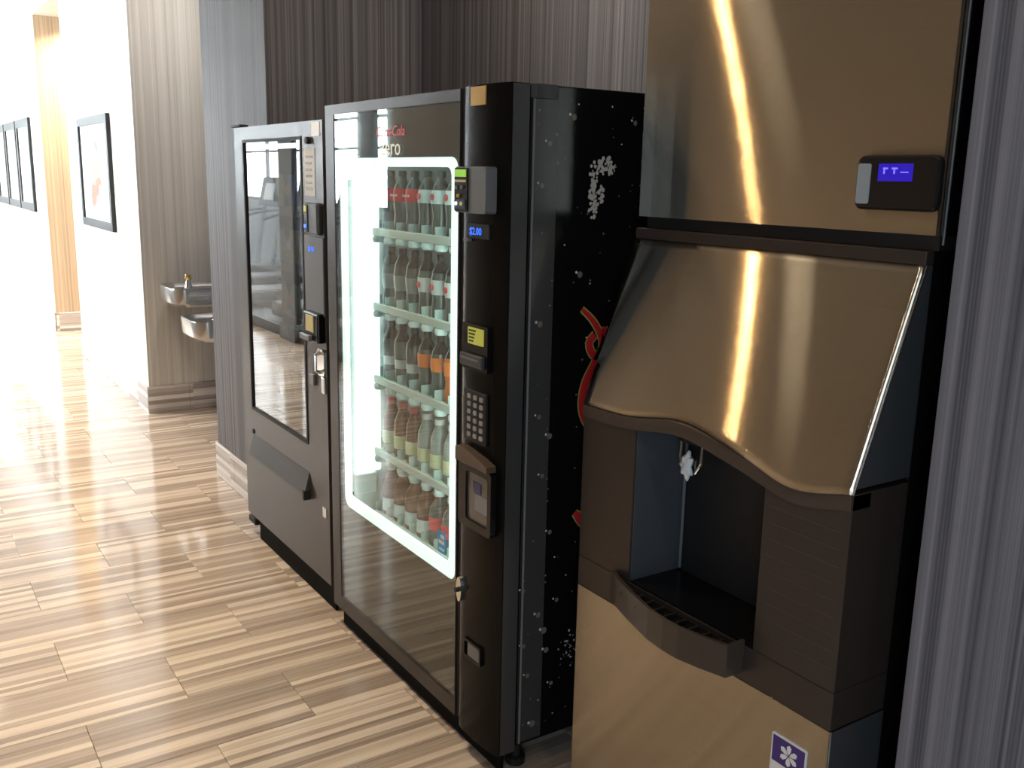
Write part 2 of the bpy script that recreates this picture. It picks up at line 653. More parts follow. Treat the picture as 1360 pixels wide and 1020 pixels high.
wall('wall_passage_right', WPO, -7.15, -7.12, YP, 3.0, -0.01, H - 0.27)
wall('wall_passage_end', WPO, -8.7, -7.0, 3.0, 3.1, -0.01, H)
wall('trim_passage_soffit', CEIL, -8.6, -7.15, YP, 3.0, 3.03, H)
wall('wall_hall_end', WPW, X_END - 0.1, X_END, YG, 0.9, -0.01, H)
bm = bmesh.new()
DXA, DXB = 2.2, 3.6           # tinted glass door behind the camera
box(bm, X_GLASS, DXA, YG - 0.12, YG, -0.01, H)
box(bm, DXB, 5.0, YG - 0.12, YG, -0.01, H)
box(bm, DXA, DXB, YG - 0.12, YG, 2.4, H)
struct(obj('wall_hall_front', bm, TAUPE))
d1 = struct(obj('door_1', ring(rect(DXA, DXB, 0.0, 2.4), rect(DXA + 0.08, DXB - 0.08, 0.12, 2.32), YG - 0.08, YG - 0.03), MULLION))
obj('pane', B(DXA + 0.08, DXB - 0.08, YG - 0.06, YG - 0.05, 0.12, 2.32), glass('tinted_door_glass', (0.46, 0.48, 0.50)), d1)
obj('handle', B(DXA + 0.10, DXA + 0.13, YG - 0.03, YG + 0.03, 0.95, 1.25, bev=0.008), MULLION, d1)
wall('wall_hall_right', TAUPE, 5.0, 5.1, YG, 0.9, -0.01, H)


def baseboard(name, axis, a0, a1, plane, h=0.185):
    """tiled baseboard: thin backing with one child per tile"""
    t = 0.013
    if axis == 'x':
        s = struct(obj(name, B(a0, a1, plane - t + 0.004, plane - 0.0005, 0.0, h - 0.004), GROUT))
    else:
        s = struct(obj(name, B(plane + 0.0005, plane + t - 0.004, a0, a1, 0.0, h - 0.004), GROUT))
    n = max(1, round((a1 - a0) / 0.3))
    for i in range(n):
        p, q = a0 + (a1 - a0) * i / n + 0.001, a0 + (a1 - a0) * (i + 1) / n - 0.001
        for z0, z1 in ((0.001, h),):
            if axis == 'x':
                obj('tile', B(p, q, plane - t, plane - 0.002, z0, z1, bev=0.0015, seg=1), BASE, s)
            else:
                obj('tile', B(plane + 0.002, plane + t, p, q, z0, z1, bev=0.0015, seg=1), BASE, s)
    return s


baseboard('baseboard_pier_left', 'x', -3.10, ALC_L, YP)
baseboard('baseboard_pier_right', 'x', ALC_R, 4.9, YP)
baseboard('baseboard_niche_left', 'y', YP - 0.013, 0.70, -4.66)
baseboard('baseboard_niche_back', 'x', -4.645, -3.1, 0.72)
baseboard('baseboard_hall_near', 'x', -7.15, -4.648, YP)
baseboard('baseboard_hall_far', 'x', -13.1, -8.6, YP)
baseboard('baseboard_passage', 'y', YP, 2.9, -8.6)

# glazed partition and the gym behind it
gx0, gx1 = X_END, X_GLASS
COLS = [(-5.34, -5.06)] + [(-7.26 - 1.88 * i, -6.90 - 1.88 * i) for i in range(5)]
for i, (a, b) in enumerate(COLS):
    s = struct(obj('trim_column_%d' % (i + 1), B(a, b, YG - 0.04, YG + 0.02, 0.0, H, bev=0.006), COLPAINT))
    obj('plinth', B(a - 0.02, b + 0.02, YG - 0.06, YG + 0.04, 0.0, 0.17, bev=0.004), COLPAINT, s)
edges = [X_GLASS]
for a, b in COLS:
    edges += [b, a]
edges.append(X_END)
wn = 1
for i in range(0, len(edges) - 1, 2):
    b, a = edges[i], edges[i + 1]
    if b - a < 0.1:
        continue
    wdw = struct(obj('window_%d' % wn, ring(rect(a, b, 0.0, H), rect(a + 0.012, b - 0.012, 0.10, H - 0.05), YG - 0.03, YG - 0.005), MULLION))
    obj('pane', B(a + 0.012, b - 0.012, YG - 0.022, YG - 0.016, 0.10, H - 0.05), PANE, wdw)
    wn += 1
struct(obj('floor_gym', B(X_END, X_GLASS, YE - 0.2, YG - 0.1, -0.12, 0.0), GYMFLOOR))
struct(obj('ceiling_gym', B(X_END, X_GLASS, YE - 0.2, YG - 0.1, H, H + 0.1), CEIL))
wall('wall_gym_right', GYMWALL, X_GLASS, X_GLASS + 0.1, YE - 0.2, YG - 0.12, 0.0, H)
wall('wall_gym_left', GYMWALL, X_END - 0.1, X_END, YE - 0.2, YG - 0.1, 0.0, H)
wall('wall_gym_sill', GYMWALL, X_END, X_GLASS, YE - 0.15, YE, 0.0, 1.15)
WNX = 6
wdt = (X_GLASS - X_END) / WNX
for i in range(WNX):
    a = X_END + wdt * i
    wdw = struct(obj('window_%d' % wn, ring(rect(a, a + wdt, 1.15, H), rect(a + 0.03, a + wdt - 0.03, 1.20, H - 0.06), YE - 0.07, YE - 0.02), MULLION))
    for zb in (1.95, 2.35):
        obj('transom', B(a + 0.03, a + wdt - 0.03, YE - 0.06, YE - 0.025, zb, zb + 0.035), MULLION, wdw)
    obj('pane', B(a + 0.03, a + wdt - 0.03, YE - 0.055, YE - 0.047, 1.20, H - 0.06), PANE, wdw)
    wn += 1


# ------------------------------------------------------------------ downlights
def downlight(x, y, z, label, watts, group=None, spread=80, k=1.0, aim=None, color=WARM):
    t = thing('ceiling_downlight', label, 'light', (x, y, z), group)
    bm = bmesh.new()
    lathe(bm, [(0.085 * k, -0.001), (0.085 * k + 0.02, -0.001), (0.085 * k + 0.02, -0.010), (0.085 * k + 0.013, -0.014), (0.085 * k, -0.012), (0.085 * k, -0.001)], x, y, z, 24)
    obj('trim_ring', bm, WHITE, t, 40)
    bm = bmesh.new()
    lathe(bm, [(0.0, -0.002), (0.085 * k, -0.002), (0.083 * k, -0.008), (0.0, -0.010)], x, y, z, 24)
    obj('lens', bm, LENS, t, 40)
    l = bpy.data.lights.new('downlight_lamp', 'AREA')
    l.shape = 'DISK'
    l.size = 0.16 * k
    l.energy = watts
    l.color = color
    l.spread = math.radians(spread)
    lo = bpy.data.objects.new('downlight_lamp', l)
    lo.location = (0, 0, -0.016)
    if aim:
        d = Vector(aim) - Vector((x, y, z))
        lo.rotation_euler = d.to_track_quat('-Z', 'Y').to_euler()
        lo.location = (0, 0, -0.035)
    lo.parent = t
    COL.objects.link(lo)
    return t


names = ['above the hall in front of the black drinks machine', 'above the hall in front of the left pier',
         'above the hall beside the fountain niche', 'above the hall beside the passage opening',
         'above the hall by the far row of pictures', 'at the far end of the hall ceiling',
         'above the hall in front of the ice machine', 'above the hall behind the camera']
for x, nm in zip(LAMP_X, names):
    downlight(x, LAMP_Y, H, 'round warm recessed ceiling downlight ' + nm, LAMP_W * LAMP_F.get(x, 1.0), 'hall ceiling downlights', LAMP_S.get(x, 80))
downlight(-1.72, -1.42, H, 'small round warm accent downlight on the ceiling near the solid hall wall', 0.85, None, 75, 0.3, (0.5, 0.2, 1.6), (1.0, 0.60, 0.26))
downlight(-0.55, 0.50, H, 'added round warm fill light in the alcove ceiling above the machines', 26.0, None, 160)  # added lamp that lifts the brightness of the alcove walls
downlight(-3.85, 0.40, H, 'added round warm fill light in the ceiling of the fountain niche', 16.0, None, 150, 1.0, None, (1.0, 0.93, 0.84))  # lamp added to brighten the niche wall and fountains
downlight(-8.30, 0.75, 3.03, 'round warm downlight in the low ceiling of the side passage', 75.0, None, 150)

# ------------------------------------------------------------------ black drinks vending machine (front plane y = 0, right side x = 0)
VL = -1.13
vm = thing('vending_machine', 'tall black drinks vending machine with a lit glass front, in the middle', 'vending machine', (-0.565, 0.44, 0.0))
yb, yf = 0.86, 0.05
# cabinet: hollow shell
bm = bmesh.new()
box(bm, -0.035, 0.0, yf, yb, 0.09, 1.83, bev=0.004)
box(bm, VL, VL + 0.035, yf, yb, 0.09, 1.83, bev=0.004)
box(bm, VL + 0.036, -0.036, yb - 0.03, yb, 0.09, 1.829)
box(bm, VL + 0.036, -0.036, yf, yb - 0.031, 1.70, 1.829)
box(bm, VL + 0.036, -0.036, yf, yb - 0.031, 0.09, 0.43)
obj('cabinet', bm, BLACKS, vm)
bm = bmesh.new()
box(bm, -1.044, -1.036, 0.045, 0.60, 0.44, 1.69)
box(bm, -0.262, -0.254, 0.045, 0.60, 0.44, 1.69)
box(bm, -1.035, -0.263, 0.592, 0.60, 0.44, 1.69)
box(bm, -1.035, -0.263, 0.045, 0.591, 0.432, 0.44)
box(bm, -1.035, -0.263, 0.045, 0.591, 1.682, 1.69)
obj('liner', bm, LINER, vm)
for sx in (VL + 0.06, -0.06):
    for sy in (0.09, yb - 0.06):
        bm = bmesh.new()
        lathe(bm, [(0.0, 0.0), (0.028, 0.0), (0.028, 0.02), (0.015, 0.024), (0.015, 0.092)], sx, sy, 0.0, 12)
        obj('foot', bm, BLACKM, vm)
obj('gap_shade_sheet', B(VL + 0.03, -0.03, 0.022, 0.030, 0.003, 0.0745), GAPSHADE, vm)  # black sheet that paints the shade under the raised machine
# door
door = obj('door_frame', ring(rect(VL, -0.245, 0.075, 1.83), rect(-1.062, -0.247, 0.125, 1.80), -0.002, 0.044), SNACKP, vm)
door.data.materials[0] = mat('door_frame_metal', (0.045, 0.040, 0.036), 0.35, 0.3)
W_O = rrect(-1.040, -0.264, 0.480, 1.662, 0.035)
W_I = rrect(-1.012, -0.305, 0.520, 1.636, 0.025)
GL = rect(-1.062, -0.247, 0.125, 1.80)


def panel_with_hole(x0, x1, z0, z1, hole, y0, y1):
    """flat sheet around a rounded hole"""
    bm = bmesh.new()
    n = len(hole)
    cx, cz = (x0 + x1) / 2, (z0 + z1) / 2
    outer = []
    for px, pz in hole:
        q = n
        # project onto the rectangle
        dx, dz = px - cx, pz - cz
        hx0, hx1 = min(h[0] for h in hole), max(h[0] for h in hole)
        hz0, hz1 = min(h[1] for h in hole), max(h[1] for h in hole)
        ox = x0 + (px - hx0) / (hx1 - hx0) * (x1 - x0)
        oz = z0 + (pz - hz0) / (hz1 - hz0) * (z1 - z0)
        ax, az = abs(ox - cx) / ((x1 - x0) / 2), abs(oz - cz) / ((z1 - z0) / 2)
        s = 1 / max(ax, az)
        outer.append((cx + (ox - cx) * s, cz + (oz - cz) * s))
    return ring(outer, hole, y0, y1, bm)


# the black printed backing of the door glass, split into header and lower panel by the window
obj('header_panel', panel_with_hole(-1.062, -0.247, 0.125, 1.80, W_O, 0.006, 0.012), HEADM, vm)
obj('light_border', ring(W_O, W_I, 0.009, 0.020), GLOWW, vm)
obj('door_glass', B(-1.062, -0.247, 0.000, 0.0045, 0.125, 1.80), GLASSB, vm)
obj('door_gasket', B(-0.2465, -0.222, 0.004, 0.044, 0.075, 1.83), BLACKM, vm)
# lamp column on the left inside wall
obj('lamp_tray', B(-1.030, -1.012, 0.024, 0.15, 0.53, 1.66), LINER, vm)
bm = bmesh.new()
box(bm, -1.012, -0.992, 0.036, 0.128, 0.60, 1.64, bev=0.008)
obj('lamp_diffuser', bm, TUBE, vm, 40)
bm = bmesh.new()
box(bm, -0.292, -0.268, 0.030, 0.085, 0.56, 1.62, bev=0.006)
obj('lamp_diffuser', bm, mat('right_lamp', (0.9, 0.95, 0.93), 0.4, emit=(0.80, 1.0, 0.93), estr=9.0), vm, 40)
obj('lamp_socket', B(-1.0118, -0.984, 0.03, 0.108, 0.525, 0.597, bev=0.005), LINER, vm)
bm = bmesh.new()
tube(bm, [(-0.98, 0.06, 1.655), (-0.30, 0.06, 1.655)], 0.012)
obj('top_lamp_tube', bm, TUBE, vm, 40)
# shelves
SHELF_Z = [1.430, 1.183, 0.935, 0.680, 0.452]
for i, z in enumerate(SHELF_Z):
    s = obj('shelf', B(-0.975, -0.285, 0.105, 0.585, z - 0.006, z), RAIL, vm)
    obj('front_rail', B(-0.975, -0.285, 0.092, 0.104, z - 0.014, z + 0.012, bev=0.003), RAIL, s)
    for k in range(9):
        x = -0.954 + 0.085 * k - 0.0425
        obj('divider', B(x - 0.0015, x + 0.0015, 0.106, 0.57, z + 0.0005, z + 0.035), RAIL, s)
        if k < 8:
            bm = bmesh.new()
            lathe(bm, [(0.0, -0.034), (0.018, -0.034), (0.021, -0.024), (0.018, -0.0145), (0.0, -0.0145)], x + 0.0425, 0.105, z, 12)
            obj('pusher', bm, RAIL, s, 40)
# right-hand control column (rounded left shoulder)
CP = [(-0.220, 0.046), (-0.220, 0.012)]
for i in range(7):
    a = PI - i * (PI / 2) / 6
    CP.append((-0.220 + 0.05 + 0.05 * math.cos(a), 0.012 - 0.032 * math.sin(a)))
CP += [(-0.10, -0.021), (-0.03, -0.014), (0.0, -0.004), (0.0, 0.046)]
obj('control_column', xy_prism(CP, 0.075, 1.83), mat('column_black', (0.006, 0.006, 0.006), 0.24, spec=0.12), vm, 40)
obj('column_edge_trim', B(0.0005, 0.003, -0.002, 0.044, 0.08, 1.828), DGREY, vm)
YC_ = -0.021   # face of the control column
obj('gold_sticker', B(-0.195, -0.125, YC_ - 0.0015, YC_ + 0.002, 1.778, 1.822), GOLD, vm)
# card reader
cr = obj('card_reader', xz_plate(rrect(-0.262, -0.118, 1.524, 1.636, 0.008), YC_ - 0.028, YC_ + 0.004), MGREY, vm)
yy = YC_ - 0.028
obj('reader_face', xz_plate(rrect(-0.260, -0.198, 1.527, 1.633, 0.005), yy - 0.004, yy + 0.001), BLACK, cr)
obj('reader_screen', B(-0.256, -0.203, yy - 0.006, yy - 0.003, 1.611, 1.629), GREENL, cr)
obj('reader_stripe', B(-0.257, -0.203, yy - 0.006, yy - 0.003, 1.598, 1.604), YPALE, cr)
obj('reader_mark', B(-0.250, -0.206, yy - 0.006, yy - 0.003, 1.534, 1.556), NAVY, cr)
for (px, pz, mm) in ((-0.247, 1.546, WLED), (-0.222, 1.546, YGREEN), (-0.238, 1.565, GOLD), (-0.247, 1.585, MGREY), (-0.222, 1.585, MGREY)):
    obj('reader_button', xz_plate([(px + 0.006 * math.cos(a * PI / 5), pz + 0.005 * math.sin(a * PI / 5)) for a in range(10)], yy - 0.008, yy - 0.003), mm, cr)
# LED line
obj('display', B(-0.205, -0.100, YC_ - 0.002, YC_ + 0.004, 1.452, 1.488), BLACKM, vm)
text('display_text', '$2.00', 0.026, (-0.192, YC_ - 0.0026, 1.461), BLUEL, vm)
obj('display_ledge', B(-0.212, -0.185, YC_ - 0.010, YC_ + 0.002, 1.444, 1.450, bev=0.001), MGREY, vm)
# bill acceptor
ba = obj('bill_acceptor', xz_plate(rrect(-0.214, -0.088, 1.118, 1.236, 0.006), YC_ - 0.008, YC_ + 0.004), BLACK, vm)
obj('bill_screen', B(-0.178, -0.105, YC_ - 0.012, YC_ - 0.0075, 1.186, 1.228), YGREEN, ba)
for q in range(4):
    obj('bill_picture', B(-0.172, -0.150 + 0.004 * q, YC_ - 0.0128, YC_ - 0.0115, 1.192 + 0.009 * q, 1.196 + 0.009 * q), BLACKM, ba)
obj('bill_mouth', B(-0.205, -0.098, YC_ - 0.020, YC_ - 0.0075, 1.128, 1.160, bev=0.003), DGREY, ba)
obj('bill_slot', B(-0.198, -0.108, YC_ - 0.0222, YC_ - 0.019, 1.146, 1.151), MGREY, ba)
# keypad
kp = obj('keypad', B(-0.208, -0.098, YC_ - 0.004, YC_ + 0.004, 0.925, 1.062, bev=0.002), BLACKM, vm)
for i in range(3):
    for j in range(6):
        px, pz = -0.178 + 0.030 * i, 1.046 - 0.0205 * j
        obj('key', xz_plate(rrect(px - 0.008, px + 0.008, pz - 0.006, pz + 0.006, 0.003, 2), YC_ - 0.007, YC_ - 0.0035), mat('key_grey', (0.30, 0.30, 0.29), 0.3) if (i == 0 and j == 0) else bpy.data.materials['key_grey'], kp)
# coin tray hood, cup window
hd = [(-0.216, 0.905), (-0.216, 0.868), (-0.058, 0.868), (-0.058, 0.884)] + [(-0.058 - 0.158 * i / 8, 0.884 + 0.026 * math.sin(PI * 0.5 * i / 8)) for i in range(1, 8)]
obj('tray_hood', xz_plate(hd, YC_ - 0.024, YC_ + 0.004), mat('brown_trim', (0.10, 0.07, 0.05), 0.35), vm)
cw = obj('cup_well', ring(rrect(-0.218, -0.055, 0.690, 0.866, 0.012), rrect(-0.180, -0.072, 0.712, 0.846, 0.010), YC_ - 0.012, YC_ + 0.004), BLACK, vm)
obj('cup_window', B(-0.180, -0.072, YC_ - 0.006, YC_ - 0.002, 0.712, 0.846), mat('smoky_window', (0.10, 0.095, 0.09), 0.12, spec=0.8), cw)
obj('cup_label', B(-0.140, -0.078, YC_ - 0.0075, YC_ - 0.0058, 0.745, 0.790), mat('pale_label', (0.22, 0.23, 0.25), 0.4), cw)
obj('cup_label', B(-0.150, -0.110, YC_ - 0.0075, YC_ - 0.0058, 0.795, 0.822), NAVY, cw)
# lock handle
bm = bmesh.new()
for q, r in ((0.0, 0.016), (0.012, 0.014)):
    pass
lk = obj('lock_plate', xz_plate([(-0.212 + 0.014 * math.cos(a * PI / 8), 0.482 + 0.036 * math.sin(a * PI / 8)) for a in range(16)], -0.030, 0.0), CHROME, vm)
obj('lock_barrel', xz_plate([(-0.212 + 0.007 * math.cos(a * PI / 6), 0.482 + 0.007 * math.sin(a * PI / 6)) for a in range(12)], -0.040, -0.029), BLACKM, lk)
cn = obj('coin_return', ring(rrect(-0.196, -0.104, 0.305, 0.360, 0.008), rrect(-0.188, -0.112, 0.312, 0.353, 0.006), YC_ - 0.006, YC_ + 0.004), BLACK, vm)
obj('coin_flap', B(-0.175, -0.112, YC_ - 0.003, YC_ + 0.002, 0.312, 0.353), MGREY, cn)
obj('hinge_cover', xy_prism([(0.0005, 0.048), (0.012, 0.058), (0.015, 0.09), (0.010, 0.122), (0.0005, 0.128)], 1.798, 1.8295), DGREY, vm, 40)
obj('side_reflection_strip', B(0.0001, 0.0006, 0.062, 0.130, 0.10, 1.796), mat('painted_reflection_grey', (0.055, 0.056, 0.058), 0.25), vm)  # grey strip painting the reflection along the front of the glossy side
bm = bmesh.new()
tube(bm, [(0.003, 0.058, 0.10), (0.003, 0.058, 1.796)], 0.0035)
obj('side_bead', bm, MGREY, vm, 40)
# header writing
text('header_script', 'Coca-Cola', 0.043, (-0.745, -0.0012, 1.722), REDDIM, vm, shear=0.25)
text('header_word', 'zero', 0.072, (-0.715, -0.0012, 1.668), HEADWHITE, vm)
# energy sticker on the glass
es = obj('energy_sticker', B(-0.352, -0.308, -0.0012, -0.0002, 0.548, 0.612), STICKBLUE, vm)
for q, (za, zb, xa) in enumerate(((0.592, 0.604, -0.335), (0.576, 0.586, -0.346), (0.556, 0.563, -0.343))):
    obj('sticker_print', B(xa, -0.314, -0.0018, -0.0011, za, zb), WHITEPRINT, es)
# the fittings above sit a little right of the column's shoulder
for ch in vm.children:
    n_ = ch.name.split('.')[0]
    if n_ == 'card_reader':
        ch.location += Vector((0.078, 0, 0))
    elif n_ in ('gold_sticker', 'display', 'display_text', 'display_ledge', 'bill_acceptor', 'keypad', 'tray_hood', 'cup_well', 'coin_return'):
        ch.location += Vector((0.036, 0, 0.004 if n_ == 'gold_sticker' else 0.009))
    elif n_ == 'lock_plate':
        ch.location += Vector((0.030, 0, 0.018))
# the printed side: bubbles, splash and red script (flat film on the side panel)
rb = random.Random(11)


def disc(bm, y, z, r, n=7, x=0.0012):
    c = [bm.verts.new((x, y + r * math.cos(2 * PI * i / n), z + r * 1.05 * math.sin(2 * PI * i / n))) for i in range(n)]
    bm.faces.new(c)


bright, dim = bmesh.new(), bmesh.new()
SPOTS = [(0.165, 1.765, 5), (0.295, 1.79, 3), (0.095, 1.70, 4), (0.075, 1.60, 4), (0.19, 1.79, 3), (0.33, 1.70, 3), (0.20, 1.38, 5), (0.245, 1.35, 3),
         (0.08, 1.26, 5), (0.16, 1.45, 3), (0.24, 1.21, 3), (0.085, 1.02, 4), (0.12, 0.965, 5), (0.10, 0.86, 4), (0.13, 0.70, 4), (0.05, 0.55, 4),
         (0.10, 0.47, 5), (0.13, 0.36, 5), (0.07, 0.30, 4), (0.15, 0.255, 4), (0.09, 0.15, 6), (0.16, 0.50, 4), (0.20, 0.56, 3), (0.055, 0.39, 4),
         (0.12, 0.42, 6), (0.16, 0.62, 3), (0.12, 0.21, 3), (0.17, 0.155, 3), (0.36, 1.76, 4), (0.12, 1.30, 2)]
for y, z, r in SPOTS:
    disc(bright, y, z, r * 0.00075)
    if r > 3:
        disc(dim, y + 0.012, z - 0.006, r * 0.0016, 9, 0.0009)
for i in range(90):
    y, z = rb.uniform(0.06, 0.40), rb.uniform(0.12, 1.8)
    disc(dim, y, z, rb.uniform(0.0012, 0.003), 6, 0.0010)
o = obj('bubble_print', bright, BUBBLE, vm); o['kind'] = 'stuff'
o = obj('faint_bubble_print', dim, BUBDIM, vm); o['kind'] = 'stuff'
spl = bmesh.new()
for cy, cz, ry, rz, n in ((0.285, 1.645, 0.030, 0.022, 60), (0.245, 1.625, 0.012, 0.03, 25), (0.255, 1.575, 0.022, 0.035, 60), (0.245, 1.535, 0.015, 0.02, 16)):
    for i in range(n):
        a, q = rb.uniform(0, 2 * PI), math.sqrt(rb.random())
        disc(spl, cy + ry * q * math.cos(a), cz + rz * q * math.sin(a), rb.uniform(0.0015, 0.006), 6, 0.0010 + 0.000002 * i)
for i in range(36):
    disc(spl, rb.gauss(0.22, 0.015), rb.gauss(0.33, 0.03), rb.uniform(0.001, 0.0035), 6, 0.0010 + 0.000002 * i)
o = obj('splash_print', spl, mat('splash_white', (0.52, 0.50, 0.46), 0.4), vm); o['kind'] = 'stuff'


def ribbon(name, pts, w, m, x):
    bm = bmesh.new()
    L, R_ = [], []
    for i, p in enumerate(pts):
        a, b = pts[max(0, i - 1)], pts[min(len(pts) - 1, i + 1)]
        d = Vector((b[0] - a[0], b[1] - a[1])).normalized()
        n = Vector((-d.y, d.x))
        wi = w(i / (len(pts) - 1))
        L.append(bm.verts.new((x, p[0] + n.x * wi, p[1] + n.y * wi)))
        R_.append(bm.verts.new((x, p[0] - n.x * wi, p[1] - n.y * wi)))
    for i in range(len(pts) - 1):
        bm.faces.new((L[i], L[i + 1], R_[i + 1], R_[i]))
    return obj(name, bm, m, vm)


def curve(ctrl, n=28):
    out = []
    c = [ctrl[0]] + ctrl + [ctrl[-1]]
    for s in range(len(ctrl) - 1):
        for i in range(n // (len(ctrl) - 1)):
            t = i / (n // (len(ctrl) - 1))
            p0, p1, p2, p3 = c[s], c[s + 1], c[s + 2], c[s + 3]
            out.append(tuple(0.5 * (2 * p1[k] + (p2[k] - p0[k]) * t + (2 * p0[k] - 5 * p1[k] + 4 * p2[k] - p3[k]) * t * t + (3 * p1[k] - p0[k] - 3 * p2[k] + p3[k]) * t ** 3) for k in (0, 1)))
    out.append(ctrl[-1])
    return out


S1 = curve([(0.222, 1.285), (0.262, 1.25), (0.292, 1.20), (0.285, 1.16), (0.262, 1.165), (0.250, 1.195), (0.268, 1.215)])
S2 = curve([(0.300, 1.235), (0.296, 1.185), (0.265, 1.13), (0.240, 1.08), (0.236, 1.02), (0.262, 0.97), (0.31, 0.93)])
S3 = curve([(0.222, 0.735), (0.240, 0.715), (0.255, 0.70), (0.27, 0.68)])
for S, wd in ((S1, 0.0105), (S2, 0.0125), (S3, 0.014)):
    ribbon('script_outline', S, lambda t, w=wd: (w * (0.45 + 0.55 * math.sin(PI * min(1, t * 1.6 + 0.12) * 0.5)) + 0.003), GREENPRINT, 0.0009)
    ribbon('script_stroke', S, lambda t, w=wd: w * (0.4 + 0.6 * math.sin(PI * min(1, t * 1.6 + 0.1) * 0.5)), RED, 0.0013)

# ------------------------------------------------------------------ bottles
ORD = ['leftmost', 'second from left', 'third from left', 'fourth from left', 'fifth from left', 'sixth from left', 'seventh from left', 'rightmost']
SHN = ['top shelf', 'second shelf', 'middle shelf', 'fourth shelf', 'bottom shelf']


def bottle_profile(kind):
    if kind == 'contour':
        return [(0, 0), (0.024, 0), (0.029, 0.006), (0.030, 0.03), (0.026, 0.06), (0.030, 0.09), (0.031, 0.12), (0.026, 0.145), (0.016, 0.165), (0.0115, 0.178), (0.0115, 0.186), (0, 0.186)]
    if kind == 'straight':
        return [(0, 0), (0.027, 0), (0.031, 0.005), (0.031, 0.10), (0.029, 0.125), (0.020, 0.150), (0.0135, 0.165), (0.0135, 0.175), (0, 0.175)]
    return [(0, 0), (0.032, 0), (0.035, 0.006), (0.033, 0.05), (0.035, 0.085), (0.036, 0.10), (0.030, 0.125), (0.018, 0.145), (0.0145, 0.155), (0.0145, 0.165), (0, 0.165)]


def make_bottle(kind, body, cap, lab, lz, x, y, z, label, group, script=False):
    t = thing('bottle', label, 'bottle', (x, y, z), group)
    prof = bottle_profile(kind)
    bm = bmesh.new()
    lathe(bm, prof, x, y, z, 16)
    obj('body', bm, body, t, 50)
    top = prof[-1][1]
    if kind == 'contour':
        nk = [(r_, h_) for r_, h_ in prof if h_ >= 0.145]
        bm = bmesh.new()
        lathe(bm, [(0.0285, 0.141)] + [(r_ + 0.0008, h_) for r_, h_ in nk if r_ > 0 and h_ < 0.18], x, y, z, 16)
        obj('neck', bm, COLA, t, 50)
    bm = bmesh.new()
    rn = prof[-2][0] + 0.0025
    lathe(bm, [(0, top + 0.010), (rn - 0.001, top + 0.010), (rn, top + 0.008), (rn, top - 0.008), (rn - 0.002, top - 0.008)], x, y, z, 12)
    obj('cap', bm, cap, t, 40)
    if lab:
        ps = [p for p in prof if lz[0] - 0.001 <= p[1] <= lz[1] + 0.001]

        def rad(h):
            for a, b in zip(prof[1:], prof[2:]):
                if a[1] <= h <= b[1] and b[1] > a[1]:
                    return a[0] + (b[0] - a[0]) * (h - a[1]) / (b[1] - a[1])
            return 0.03
        hs = sorted({lz[0], lz[1]} | {p[1] for p in ps})
        bm = bmesh.new()
        lathe(bm, [(rad(h) + 0.0009, h) for h in hs], x, y, z, 20)
        lb = obj('label', bm, lab, t, 50)
        if script == 'white':
            text('label_script', 'Coca-Cola', 0.0115, (x - 0.024, y - rad((lz[0] + lz[1]) / 2) - 0.0022, z + (lz[0] + lz[1]) / 2 - 0.004), WHITEPRINT, lb, shear=0.25)
        elif script == 'red':
            obj('label_mark', xz_plate([(x + 0.011 * math.cos(a * PI / 5), z + (lz[0] + lz[1]) / 2 + 0.010 * math.sin(a * PI / 5)) for a in range(10)], y - 0.0335, y - 0.0305), RED, lb)
    return t


def spec(r, c):
    if r == 0:
        if c < 3:
            return 'contour', GREYB, CAPB, RED, (0.100, 0.140), 'white', 'dark soda bottle with a red label'
        return 'contour', GREYB, CAPB, LBLW, (0.100, 0.140), 'red', 'dark soda bottle with a silver label'
    if r == 1:
        if c < 3:
            return 'contour', GREYB, CAPB, CLEAR, (0.06, 0.11), None, 'dark soda bottle with a plain pale label'
        return 'contour', GREYB, CAPB, LBLW, (0.075, 0.120), 'red', 'dark soda bottle with a silver label'
    if r == 2:
        if c in (3, 4):
            return 'contour', GREYB, CAPB, LBLO, (0.085, 0.128), None, 'dark soda bottle with an orange label'
        if c > 4:
            return 'contour', ORANGE, CAPW, LBLO, (0.085, 0.128), None, 'orange soda bottle'
        return 'contour', GREYB, CAPB, LBLW, (0.05, 0.08), None, 'grey soda bottle with a low silver label'
    if r == 3:
        if c < 3:
            return 'straight', TEA, CAPR, LBLG, (0.03, 0.075), None, 'brown tea bottle with a pale green label'
        return 'straight', CLEAR, CAPW, LBLG, (0.03, 0.075), None, 'clear water bottle with a pale green label'
    if c < 4:
        return 'wide', TEA, CAPW, LBLW, (0.015, 0.06), None, 'wide brown juice bottle with a silver label'
    return 'wide', GREYB, CAPR, RED, (0.05, 0.095), None, 'wide grey bottle with a red label'


for r in range(5):
    for c in range(8):
        k, body, cap, lab, lz, script, desc = spec(r, c)
        make_bottle(k, body, cap, lab, lz, -0.954 + 0.085 * c, 0.150, SHELF_Z[r] + 0.0005,
                    '%s, %s on the %s' % (desc, ORD[c], SHN[r]), 'bottles in the drinks machine', script)

